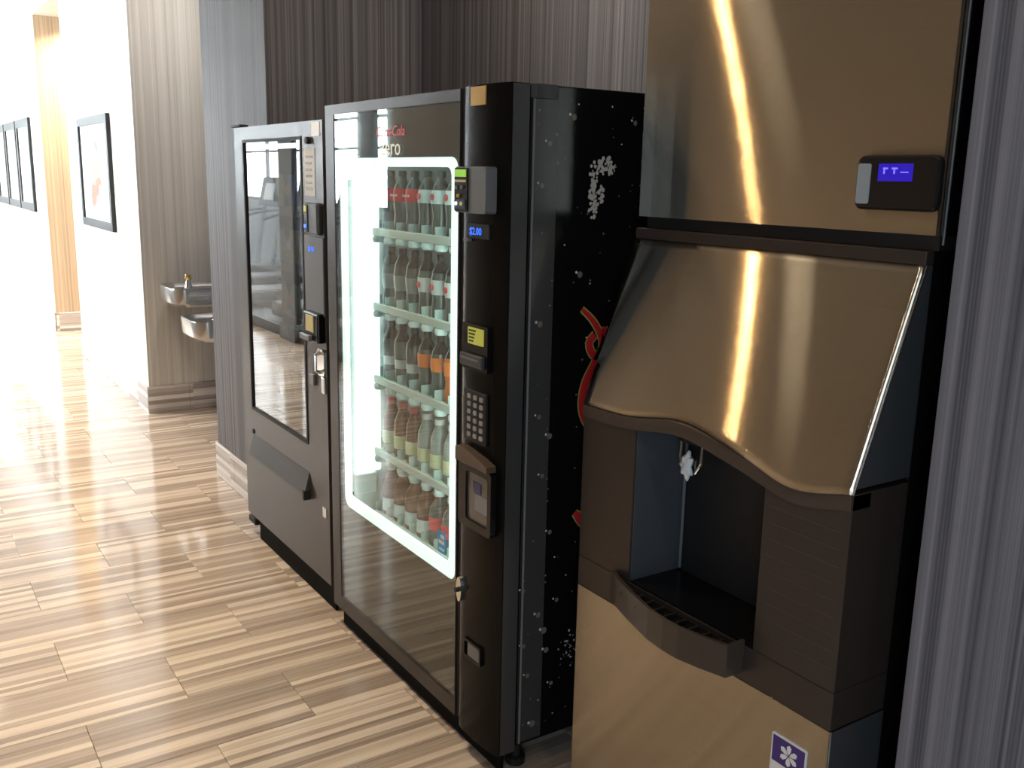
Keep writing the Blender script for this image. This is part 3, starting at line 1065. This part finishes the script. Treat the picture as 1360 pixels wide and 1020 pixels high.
# ------------------------------------------------------------------ grey snack vending machine
SL, SR, SY = -2.150, -1.195, 0.014
SZ0, SZ1 = 0.11, 1.79
sm = thing('vending_machine', 'grey snack vending machine with a dark glass front, left of the drinks machine', 'vending machine', (-1.67, 0.44, 0.0))
bm = bmesh.new()
box(bm, SL + 0.005, SL + 0.04, SY + 0.05, 0.85, SZ0, SZ1 - 0.005)
box(bm, SR - 0.04, SR - 0.005, SY + 0.05, 0.85, SZ0, SZ1 - 0.005)
box(bm, SL + 0.041, SR - 0.041, 0.82, 0.85, SZ0, SZ1 - 0.006)
box(bm, SL + 0.041, SR - 0.041, SY + 0.05, 0.819, SZ1 - 0.05, SZ1 - 0.006)
box(bm, SL + 0.041, SR - 0.041, SY + 0.05, 0.819, SZ0, 0.58)
obj('cabinet', bm, BLACKM, sm)
SN_HOLE = rect(-2.040, -1.390, 0.612, 1.738)
obj('door', panel_with_hole(SL, SR, SZ0, SZ1, SN_HOLE, SY, SY + 0.045), SNACKP, sm)
obj('window_frame', ring(rect(-2.042, -1.388, 0.610, 1.740), rect(-2.028, -1.402, 0.622, 1.728), SY - 0.003, SY + 0.02), BLACKM, sm)
obj('window_glass', B(-2.028, -1.402, SY + 0.004, SY + 0.009, 0.622, 1.728), GLASSS, sm)
obj('top_trim', B(SL - 0.02, SL + 0.10, SY - 0.008, SY + 0.03, SZ1 + 0.001, SZ1 + 0.012, bev=0.003), BLACKM, sm)
for sx in (SL + 0.05, SR - 0.05):
    for sy in (0.08, 0.80):
        bm = bmesh.new()
        lathe(bm, [(0, 0), (0.03, 0), (0.03, 0.02), (0.014, 0.026), (0.014, SZ0 + 0.002)], sx, sy, 0, 12)
        obj('foot', bm, BLACKM, sm)
obj('gap_shade_sheet', B(SL + 0.09, SR - 0.01, SY + 0.022, SY + 0.030, 0.003, SZ0 - 0.0005), GAPSHADE, sm)  # black sheet closing the gap, stands for the shade below
obj('levelling_bracket', B(SL - 0.03, SL + 0.06, SY + 0.01, SY + 0.05, 0.055, 0.085, bev=0.004), BLACKM, sm)
obj('white_sticker', B(-1.292, -1.218, SY - 0.0015, SY + 0.001, 1.738, 1.784), WHITE, sm)
obj('paper_sticker', B(-1.362, -1.265, SY - 0.0015, SY + 0.001, 1.535, 1.700), PAPER, sm)
rs = random.Random(3)
for q in range(6):
    obj('sticker_print', B(-1.35, -1.28 - 0.02 * rs.random(), SY - 0.0022, SY - 0.0014, 1.555 + 0.022 * q, 1.563 + 0.022 * q), MGREY, sm)
obj('coin_knob', xz_plate([(-1.312 + 0.012 * math.cos(a * PI / 6), 1.724 + 0.012 * math.sin(a * PI / 6)) for a in range(12)], SY - 0.014, SY + 0.001), BLACKM, sm)
obj('control_panel', B(-1.372, -1.197, SY - 0.006, SY + 0.001, 1.12, 1.395, bev=0.002), SNACKC, sm)
cr = obj('card_reader', B(-1.318, -1.198, SY - 0.024, SY + 0.001, 1.404, 1.512, bev=0.008), DGREY, sm)
obj('reader_face', B(-1.314, -1.282, SY - 0.027, SY - 0.023, 1.410, 1.506, bev=0.001), BLACK, cr)
obj('reader_light', B(-1.310, -1.288, SY - 0.029, SY - 0.026, 1.425, 1.437), BLUEL, cr)
obj('reader_screen', B(-1.310, -1.286, SY - 0.029, SY - 0.026, 1.480, 1.500), YGREEN, cr)
text('display_text', '$1.50', 0.024, (-1.330, SY - 0.0072, 1.342), BLUEL, sm)
ba = obj('bill_acceptor', B(-1.335, -1.200, SY - 0.030, SY + 0.001, 1.025, 1.130, bev=0.006), BLACK, sm)
obj('bill_screen', B(-1.305, -1.235, SY - 0.033, SY - 0.0295, 1.062, 1.120), YPALE, ba)
obj('bill_mouth', B(-1.340, -1.250, SY - 0.045, SY - 0.0295, 1.028, 1.050, bev=0.004), MGREY, ba)
hp = obj('handle_plate', xz_plate(rrect(-1.275, -1.205, 0.902, 1.000, 0.02), SY - 0.006, SY + 0.001), CHROME, sm)
bm = bmesh.new()
tube(bm, [(-1.240, SY - 0.006, 0.915), (-1.240, SY - 0.026, 0.925), (-1.240, SY - 0.026, 0.978), (-1.240, SY - 0.006, 0.988)], 0.008)
obj('handle', bm, CHROME, hp, 40)
obj('coin_return', B(-1.345, -1.300, SY - 0.010, SY + 0.001, 0.855, 0.895, bev=0.003), MGREY, sm)
obj('lock', B(-1.235, -1.205, SY - 0.008, SY + 0.001, 0.84, 0.90, bev=0.003), SATIN, sm)
bm = bmesh.new()
yz_prism([(SY - 0.001, 0.50), (SY - 0.024, 0.415), (SY - 0.024, 0.405), (SY - 0.001, 0.395)], -2.035, -1.385, bm)
fl = obj('delivery_flap', bm, DGREY, sm)
obj('flap_end', B(-1.400, -1.383, SY - 0.027, SY - 0.001, 0.392, 0.43, bev=0.002), BLACKM, fl)
obj('flap_pivot', xz_plate([(-2.03 + 0.010 * math.cos(a * PI / 5), 0.512 + 0.010 * math.sin(a * PI / 5)) for a in range(10)], SY - 0.006, SY + 0.001), BLACKM, sm)
obj('key_lock', B(-1.255, -1.222, SY - 0.004, SY + 0.001, 0.365, 0.405, bev=0.001), SATIN, sm)
bm = bmesh.new()
tube(bm, [(-2.02, 0.09, 1.715), (-1.41, 0.09, 1.715)], 0.010)
obj('added_fill_tube', bm, TUBEDIM, sm, 40)  # unseen tube, added to light the bags behind the glass
BAGC = [mat('bag_%d' % i, c, 0.25) for i, c in enumerate(((0.75, 0.55, 0.06), (0.55, 0.06, 0.04), (0.05, 0.2, 0.5), (0.65, 0.63, 0.55), (0.1, 0.35, 0.12), (0.7, 0.25, 0.05)))]
BAGN = ['yellow', 'red', 'blue', 'cream', 'green', 'orange']
SN_Z = [1.47, 1.25, 1.03, 0.84, 0.66]
for r, z in enumerate(SN_Z):
    s = obj('tray', B(-2.08, -1.25, 0.10, 0.78, z - 0.006, z), MGREY, sm)
    obj('tray_front', B(-2.08, -1.25, 0.092, 0.099, z - 0.025, z + 0.012), DGREY, s)
    for c in range(5):
        x = -1.98 + 0.165 * c
        bm = bmesh.new()
        tube(bm, [(x + 0.045 * math.cos(a * 0.7), 0.18 + 0.0075 * a, z + 0.052 + 0.045 * math.sin(a * 0.7)) for a in range(0, 54)], 0.0018, 4)
        obj('coil', bm, SATIN, s)
        ci = (r * 3 + c * 2 + (r * c) % 3) % 6
        nm = BAGN[ci]
        t = thing('snack_bag', '%s snack bag, %s on the %s of the grey machine' % (nm, ['leftmost', 'second from left', 'third from left', 'fourth from left', 'rightmost'][c],
                  ['top tray', 'second tray from top', 'middle tray', 'fourth tray from top', 'bottom tray'][r]), 'bag', (x, 0.14, z), 'snack bags in the grey machine')
        bm = bmesh.new()
        nx, nz, hgt = 6, 8, 0.135
        fr, bk = [], []
        for j in range(nz + 1):
            v = j / nz
            puff = 0.024 * (math.sin(PI * min(1, max(0, (v - 0.07) / 0.86)))) ** 0.6 if 0.07 < v < 0.93 else 0.0012
            for side, L in ((-1, fr), (1, bk)):
                L.append([bm.verts.new((x + (i / nx - 0.5) * 0.105, 0.14 + side * max(0.0008, puff * (1 - abs(2 * i / nx - 1) ** 2.5)), z + 0.001 + v * hgt)) for i in range(nx + 1)])
        for L in (fr, bk):
            for j in range(nz):
                for i in range(nx):
                    bm.faces.new((L[j][i], L[j][i + 1], L[j + 1][i + 1], L[j + 1][i]))
        for j in range(nz):
            for i in (0, nx):
                bm.faces.new((fr[j][i], fr[j + 1][i], bk[j + 1][i], bk[j][i]))
        for j in (0, nz):
            for i in range(nx):
                bm.faces.new((fr[j][i], fr[j][i + 1], bk[j][i + 1], bk[j][i]))
        obj('pouch', bm, BAGC[ci], t, 60)
        obj('front_print', xz_plate([(x + 0.026 * math.cos(a * PI / 6), z + 0.075 + 0.02 * math.sin(a * PI / 6)) for a in range(12)], 0.1140, 0.1165), BAGC[(ci + 3) % 6], t)

# ------------------------------------------------------------------ ice dispenser and ice maker
DX0, DX1 = 0.156, 0.936
YF, YB0 = 0.121, 0.282
dp = thing('ice_dispenser', 'stainless steel ice dispenser with a dark recess and slanted hood, at right', 'ice dispenser', (0.546, 0.5, 0.0))
obj('cabinet', B(DX0 + 0.004, DX1 - 0.002, YB0, 0.86, 0.05, 1.50, bev=0.004), BLACK, dp)
for sx in (DX0 + 0.06, DX1 - 0.06):
    for sy in (0.2, 0.8):
        bm = bmesh.new()
        lathe(bm, [(0, 0), (0.03, 0), (0.03, 0.015), (0.018, 0.02), (0.018, 0.056)], sx, sy, 0, 12)
        obj('foot', bm, BLACKM, dp)
lp = obj('lower_panel', B(DX0, DX1, YF, YB0 - 0.001, 0.055, 0.612, bev=0.002), STEEL, dp)
obj('lower_side_sheet', B(DX1 + 0.0002, DX1 + 0.0015, YF + 0.004, YB0 - 0.003, 0.055, 0.610), STEEL2, dp)
obj('brown_band', B(DX0, DX1, YF, YB0 - 0.001, 0.6125, 0.690, bev=0.002), BROWN, dp)
obj('left_cheek', B(DX0, 0.350, YF, YB0 - 0.001, 0.6905, 1.075, bev=0.002), BROWN, dp)
rc = obj('right_cheek', B(0.736, DX1, YF, YB0 - 0.001, 0.6905, 1.075, bev=0.002), BROWN, dp)
for q in range(9):
    z = 0.735 + 0.033 * q
    obj('groove_rib', B(0.752, 0.922, YF - 0.0008, YF + 0.0005, z, z + 0.0022), DGREY, rc)
obj('recess_side', B(0.3502, 0.3535, YF + 0.004, YB0 - 0.003, 0.694, 1.07), mat('grey_blue_plastic', (0.075, 0.085, 0.10), 0.35), dp)
obj('recess_back', B(0.354, 0.7355, YB0 - 0.008, YB0 - 0.001, 0.691, 1.10), BLACKM, dp)
obj('recess_roof', B(0.354, 0.7355, YF + 0.03, YB0 - 0.009, 1.085, 1.10), BLACKM, dp)
bm = bmesh.new()
tube(bm, [(0.362, YB0 - 0.012, 0.70), (0.362, YB0 - 0.012, 1.08)], 0.004)
obj('recess_seam', bm, MGREY, dp, 40)


def lipz(x):
    """lower edge of the hood: rises left of the middle, dips at the right"""
    t = (x - DX0) / (DX1 - DX0)
    return 1.080 + 0.026 * math.exp(-((t - 0.43) / 0.16) ** 2) - 0.030 * math.exp(-((t - 0.84) / 0.14) ** 2) + 0.004 * t


TOPY, TOPZ = 0.262, 1.475


def hood_pt(x, f):
    """f = 0 at the lip, 1 at the top; the left flange is bent back a little"""
    z0 = lipz(x)
    z = z0 + (TOPZ - z0) * f
    fl = (z - 1.08) / (TOPZ - 1.08)
    y = YF + (TOPY - YF) * fl
    xb = DX0 + 0.112 * max(0.0, (z - 1.165) / (TOPZ - 1.165))
    return x, y + max(0.0, xb - x) * 0.0, z


NX, NZ = 40, 24
bm = bmesh.new()
grid = []
for j in range(NZ + 1):
    f = j / NZ
    zrow = 1.08 + (TOPZ - 1.08) * f
    xb = DX0 + 0.112 * max(0.0, (zrow - 1.165) / (TOPZ - 1.165))
    row = []
    for i in range(NX + 1):
        if i < 4:
            x = DX0 + (xb - DX0) * i / 4
        else:
            x = xb + (DX1 - xb) * (i - 4) / (NX - 4)
        row.append(bm.verts.new(hood_pt(x, f)))
    grid.append(row)
for j in range(NZ):
    for i in range(NX):
        a = (grid[j][i], grid[j][i + 1], grid[j + 1][i + 1], grid[j + 1][i])
        if len(set(v.co.to_tuple(6) for v in a)) == 4:
            bm.faces.new(a)
bmesh.ops.remove_doubles(bm, verts=bm.verts, dist=1e-5)
hood = obj('hood', bm, STEEL, dp, 4)
so = hood.modifiers.new('thickness', 'SOLIDIFY')
so.thickness = 0.003
so.offset = 1.0
# hood side walls
obj('hood_side', yz_prism([(YB0 - 0.002, 1.085), (YB0 - 0.002, TOPZ), (TOPY + 0.003, TOPZ), (YF + 0.006, 1.085)], DX1 - 0.004, DX1 - 0.0005), STEEL2, dp)
obj('hood_side', yz_prism([(YB0 - 0.002, 1.085), (YB0 - 0.002, TOPZ), (TOPY + 0.025, TOPZ), (YF + 0.008, 1.085)], DX0 + 0.0005, DX0 + 0.004), STEEL2, dp)
bm = bmesh.new()
tube(bm, [(DX1 + 0.0005, YF - 0.001, lipz(DX1)), (DX1 + 0.0005, TOPY - 0.001, TOPZ)], 0.0022, 6)
obj('hood_edge', bm, CHROME, dp, 40)
# brown lip under the hood following the wave
bm = bmesh.new()
rows = []
for i in range(NX + 1):
    x = DX0 + (DX1 - DX0) * i / NX
    z = lipz(x)
    rows.append([bm.verts.new(p) for p in ((x, YF - 0.004, z - 0.001), (x, YF - 0.004, z - 0.030), (x, YF + 0.05, z - 0.030), (x, YF + 0.05, z - 0.001))])
for a, b in zip(rows, rows[1:]):
    for k in range(4):
        bm.faces.new((a[k], a[(k + 1) % 4], b[(k + 1) % 4], b[k]))
bm.faces.new(rows[0]); bm.faces.new(rows[-1][::-1])
obj('hood_lip', bm, mat('brown_lip', (0.060, 0.045, 0.036), 0.4), dp, 50)
obj('top_band', B(DX0 + 0.0, DX1, TOPY - 0.004, YB0 - 0.001, 1.4755, 1.500, bev=0.002), BROWN, dp)
# tray
TD = [(0.0, 0.012), (0.087, 0.028), (0.257, 0.050), (0.488, 0.075), (0.62, 0.081), (0.73, 0.080), (0.86, 0.068), (0.976, 0.053), (1.0, 0.050)]
TP = [(0.300, YF - 0.001)] + [(0.300 + 0.416 * t, YF - d) for t, d in TD] + [(0.716, YF - 0.001)]
cxm, cym = 0.52, YF
TPI = [(cxm + (p[0] - cxm) * 0.965, min(YF - 0.001, p[1] + 0.008)) for p in TP]


def wall_loop(bm, o, i_, z0, z1):
    n = len(o)
    A = [bm.verts.new((*p, z0)) for p in o]
    C = [bm.verts.new((*p, z1)) for p in o]
    D = [bm.verts.new((*p, z1)) for p in i_]
    E_ = [bm.verts.new((*p, z0 + 0.012)) for p in i_]
    for k in range(n - 1):
        bm.faces.new((A[k], A[k + 1], C[k + 1], C[k]))
        bm.faces.new((C[k], C[k + 1], D[k + 1], D[k]))
        bm.faces.new((D[k], D[k + 1], E_[k + 1], E_[k]))
    bm.faces.new(A[::-1])
    bm.faces.new(E_)


bm = bmesh.new()
wall_loop(bm, TP, TPI, 0.632, 0.703)
tr = obj('drip_tray', bm, mat('tray_brown', (0.055, 0.042, 0.034), 0.35), dp)
bm = bmesh.new()
xy_prism([(p[0], p[1]) for p in TPI], 0.672, 0.676, bm)
obj('drip_grate', bm, BLACK, tr)
for q in range(9):
    x = 0.37 + 0.036 * q
    obj('grate_bar', B(x, x + 0.006, YF - 0.06 if 2 <= q <= 7 else YF - 0.04, YF - 0.004, 0.676, 0.682), BLACKM, tr)
obj('recess_floor', B(0.354, 0.7355, YF + 0.001, YB0 - 0.009, 0.6905, 0.694), BLACK, dp)
# ice chute and lever with a lump of ice
nz = obj('ice_chute', B(0.405, 0.485, 0.20, 0.262, 1.035, 1.084, bev=0.006), BLACKM, dp)
for x in (0.412, 0.478):
    bm = bmesh.new()
    tube(bm, [(x, 0.205, 1.05), (x, 0.203, 1.00), (x + (0.445 - x) * 0.4, 0.200, 0.975)], 0.0035, 6)
    obj('chute_wire', bm, CHROME, nz, 40)
obj('chute_lip', B(0.395, 0.450, 0.215, 0.222, 0.962, 1.000, bev=0.003), SATIN, nz)
bm = bmesh.new()
bmesh.ops.create_icosphere(bm, subdivisions=3, radius=0.022)
ri = random.Random(5)
for v in bm.verts:
    v.co *= 1 + 0.35 * (math.sin(v.co.x * 260) * math.cos(v.co.z * 300) + 0.3 * ri.random())
    v.co = Vector((0.433 + v.co.x * 0.7, 0.204 + v.co.y * 0.45, 0.985 + v.co.z * 1.25))
obj('ice_lump', bm, mat('white_ice', (0.85, 0.88, 0.88), 0.3), nz, 60)
# maker's plate: purple enamel with a white six-armed flake
pl = obj('badge', xz_plate(rrect(0.806, 0.892, 0.455, 0.548, 0.004, 3), YF - 0.0025, YF + 0.001), WHITEPRINT, dp)
obj('badge_field', xz_plate(rect(0.810, 0.888, 0.488, 0.543), YF - 0.0035, YF - 0.002), PURPLE, pl)
for k in range(6):
    a = k * PI / 3 + PI / 6
    cx, cz = 0.851, 0.5155
    d, n = (math.cos(a), math.sin(a)), (-math.sin(a), math.cos(a))
    pts = [(cx + d[0] * s + n[0] * t, cz + d[1] * s + n[1] * t) for s, t in ((0.002, 0), (0.010, 0.0045), (0.018, 0.0055), (0.023, 0), (0.018, -0.0055), (0.010, -0.0045))]
    obj('flake_arm', xz_plate(pts, YF - 0.0045, YF - 0.003), WHITEPRINT, pl)

mk = thing('ice_maker', 'boxy stainless steel ice maker with a black control pod, on the dispenser', 'ice maker', (0.54, 0.56, 1.5005))
MX0, MX1, MY, MZ0, MZ1 = 0.141, 0.940, 0.277, 1.5005, 2.32
obj('base_gap', B(MX0 + 0.02, MX1 - 0.002, MY + 0.012, 0.85, MZ0, MZ0 + 0.026), BLACKM, mk)
obj('cabinet', B(MX0 + 0.002, MX1 - 0.001, MY + 0.027, 0.86, MZ0 + 0.0265, MZ1, bev=0.004), BLACK, mk)
bm = bmesh.new()
xs = [(MX0, 0.002), (0.262, 0.0), (MX1 - 0.004, 0.0), (MX1, 0.004), (MX1, 0.026), (MX0, 0.026), ]
xy_prism([(x, MY + y) for x, y in xs], MZ0 + 0.0265, MZ1, bm)
obj('front_panel', bm, STEEL, mk)
bm = bmesh.new()
tube(bm, [(MX1 + 0.002, MY + 0.016, MZ0 + 0.01), (MX1 + 0.002, MY + 0.016, MZ1)], 0.0022, 6)
obj('side_seam', bm, MGREY, mk, 40)
pod = obj('control_pod', xz_plate(rrect(0.771, 0.944, 1.567, 1.665, 0.016), MY - 0.020, MY - 0.0002), mat('pod_black', (0.015, 0.013, 0.012), 0.12), mk)
bv = pod.modifiers.new('bevel', 'BEVEL')
bv.width = 0.009
bv.segments = 3
bv.limit_method = 'ANGLE'
yq = MY - 0.0205
obj('pod_key', xz_plate(rrect(0.778, 0.806, 1.578, 1.650, 0.004, 3), yq - 0.001, yq + 0.001), mat('pale_grey_key', (0.32, 0.36, 0.40), 0.3), pod)
obj('pod_screen', B(0.822, 0.892, yq - 0.001, yq + 0.0008, 1.619, 1.650), BLUELCD, pod)
for q, (xa, xb, za, zb) in enumerate(((0.832, 0.842, 1.640, 1.643), (0.833, 0.836, 1.632, 1.640), (0.850, 0.862, 1.640, 1.643), (0.854, 0.857, 1.632, 1.640), (0.868, 0.884, 1.634, 1.636))):
    obj('pod_segment', B(xa, xb, yq - 0.0016, yq - 0.0009, za, zb), LCDTXT, pod)


# ------------------------------------------------------------------ drinking fountains in the niche
def fountain(x0, x1, z0, z1, yfr, label, spout):
    t = thing('drinking_fountain', label, 'fountain', ((x0 + x1) / 2, 0.72, z0), 'bi-level drinking fountains in the niche')
    r = 0.10
    out = [(x0, 0.715), (x0, yfr + r)]
    for i in range(1, 7):
        a = PI + i * (PI / 2) / 6
        out.append((x0 + r + r * math.cos(a), yfr + r + r * math.sin(a)))
    for i in range(0, 7):
        a = 1.5 * PI + i * (PI / 2) / 6
        out.append((x1 - r + r * math.cos(a), yfr + r + r * math.sin(a)))
    out.append((x1, 0.715))
    cx, cy = (x0 + x1) / 2, 0.48

    def sc_(k):
        return [(cx + (p[0] - cx) * k, min(0.715, cy + (p[1] - cy) * k)) for p in out]
    bm = bmesh.new()
    loops = [(sc_(0.86), z0), (sc_(0.97), z0 + 0.025), (sc_(1.0), z1 - 0.012), (sc_(0.99), z1), (sc_(0.93), z1 - 0.004), (sc_(0.85), z1 - 0.028), (sc_(0.4), z1 - 0.05)]
    L = [[bm.verts.new((*p, z)) for p in pts] for pts, z in loops]
    n = len(out)
    for a, b in zip(L, L[1:]):
        for i in range(n):
            bm.faces.new((a[i], a[(i + 1) % n], b[(i + 1) % n], b[i]))
    bm.faces.new(L[0][::-1])
    bm.faces.new(L[-1])
    obj('basin', bm, SATIN, t, 40)
    obj('back_plate', B(x0 + 0.02, x1 - 0.02, 0.700, 0.7195, z0 - 0.10, z1 + 0.02, bev=0.004), SATIN, t)
    bm = bmesh.new()
    sx, sy = spout
    lathe(bm, [(0.022, -0.006), (0.026, 0.0), (0.020, 0.018), (0.017, 0.048), (0.0, 0.048)], sx, sy, z1, 12)
    sp = obj('bubbler', bm, CHROME, t, 50)
    bm = bmesh.new()
    lathe(bm, [(0.018, 0.0485), (0.024, 0.056), (0.020, 0.084), (0.0, 0.088)], sx, sy, z1, 12)
    obj('bubbler_cap', bm, BRASS, sp, 50)
    obj('push_bar', B(x1 - 0.002, x1 + 0.006, yfr + 0.14, yfr + 0.22, (z0 + z1) / 2 - 0.012, (z0 + z1) / 2 + 0.014, bev=0.003), SATIN, t)


fountain(-4.62, -4.20, 0.765, 0.885, 0.235, 'stainless drinking fountain basin, the higher one, on the niche wall', (-4.30, 0.36))
fountain(-4.17, -3.75, 0.610, 0.735, 0.245, 'stainless drinking fountain basin, the lower one, on the niche wall', (-3.85, 0.40))


# ------------------------------------------------------------------ framed pictures on the hall wall
def picture(x0, x1, z0, z1, label, group, fw=0.035, blobs=()):
    t = thing('picture_frame', label, 'picture', ((x0 + x1) / 2, YP, z0), group)
    yb_ = YP - 0.001
    obj('frame', ring(rect(x0, x1, z0, z1), rect(x0 + fw, x1 - fw, z0 + fw, z1 - fw), yb_ - 0.028, yb_), FRAMEB, t)
    obj('mat_board', B(x0 + fw, x1 - fw, yb_ - 0.012, yb_ - 0.004, z0 + fw, z1 - fw), MATB, t)
    for q, (cx, cz, rx, rz, mm) in enumerate(blobs):
        n = 14
        obj('print', xz_plate([(x0 + (x1 - x0) * cx + rx * math.cos(2 * PI * i / n) * (1 + 0.2 * math.sin(3 * i)), z0 + (z1 - z0) * cz + rz * math.sin(2 * PI * i / n) * (1 + 0.15 * math.cos(2 * i))) for i in range(n)],
                              yb_ - 0.0135 - 0.0003 * q, yb_ - 0.011), mm, t)
    obj('glazing', B(x0 + fw, x1 - fw, yb_ - 0.019, yb_ - 0.017, z0 + fw, z1 - fw), PICGLASS, t)


picture(-6.53, -5.37, 1.175, 1.995, 'black framed picture with a pale figure print, on the near white wall', None, 0.06,
        ((0.55, 0.72, 0.09, 0.05, PRINTG), (0.50, 0.60, 0.16, 0.10, mat('pale_ink', (0.42, 0.43, 0.42), 0.6)), (0.52, 0.50, 0.14, 0.08, PRINTT), (0.40, 0.30, 0.10, 0.09, PRINTO), (0.52, 0.36, 0.07, 0.06, PRINTO), (0.60, 0.42, 0.08, 0.03, PRINTO)))
for i, wd in enumerate(('nearest', 'second nearest', 'third nearest', 'farthest')):
    x1 = -9.32 - 1.10 * i
    picture(x1 - 1.02, x1, 1.16, 2.12, 'black framed print on the far white wall, %s of the row of four' % wd, 'row of framed prints on the far wall', 0.085,
            ((0.5, 0.30, 0.30, 0.12, PRINTG), (0.45, 0.25, 0.2, 0.08, PRINTT)))


# ------------------------------------------------------------------ treadmills in the gym (seen mirrored in the machine glass)
def treadmill(x, y, label):
    t = thing('treadmill', label, 'treadmill', (x, y, 0.0), 'treadmills in the gym')
    obj('deck', B(x - 0.38, x + 0.38, y - 0.9, y + 0.9, 0.04, 0.20, bev=0.02), BLACKM, t)
    obj('belt', B(x - 0.26, x + 0.26, y - 0.85, y + 0.80, 0.2005, 0.206), DGREY, t)
    for s in (-1, 1):
        bm = bmesh.new()
        tube(bm, [(x + s * 0.36, y - 0.55, 0.18), (x + s * 0.36, y - 0.72, 1.15)], 0.035)
        obj('upright', bm, MGREY, t, 40)
        bm = bmesh.new()
        tube(bm, [(x + s * 0.36, y - 0.70, 1.05), (x + s * 0.35, y - 0.35, 1.02), (x + s * 0.35, y - 0.12, 0.95)], 0.02)
        obj('handrail', bm, BLACKM, t, 40)
    bm = bmesh.new()
    yz_prism([(y - 0.62, 1.10), (y - 0.72, 1.55), (y - 0.78, 1.55), (y - 0.80, 1.10)], x - 0.40, x + 0.40, bm)
    c = obj('console', bm, DGREY, t)
    obj('console_screen', yz_prism([(y - 0.6375, 1.20), (y - 0.694, 1.455), (y - 0.700, 1.455), (y - 0.645, 1.20)], x - 0.22, x + 0.22), WHITE, c)


for x, nm in ((-6.6, 'nearest to the drinks machine side'), (-8.2, 'second from the solid wall'), (-9.8, 'third from the solid wall'), (-11.4, 'fourth from the solid wall'), (-13.0, 'farthest from the solid wall')):
    treadmill(x, -3.25, 'black and grey treadmill behind the glass partition, ' + nm)
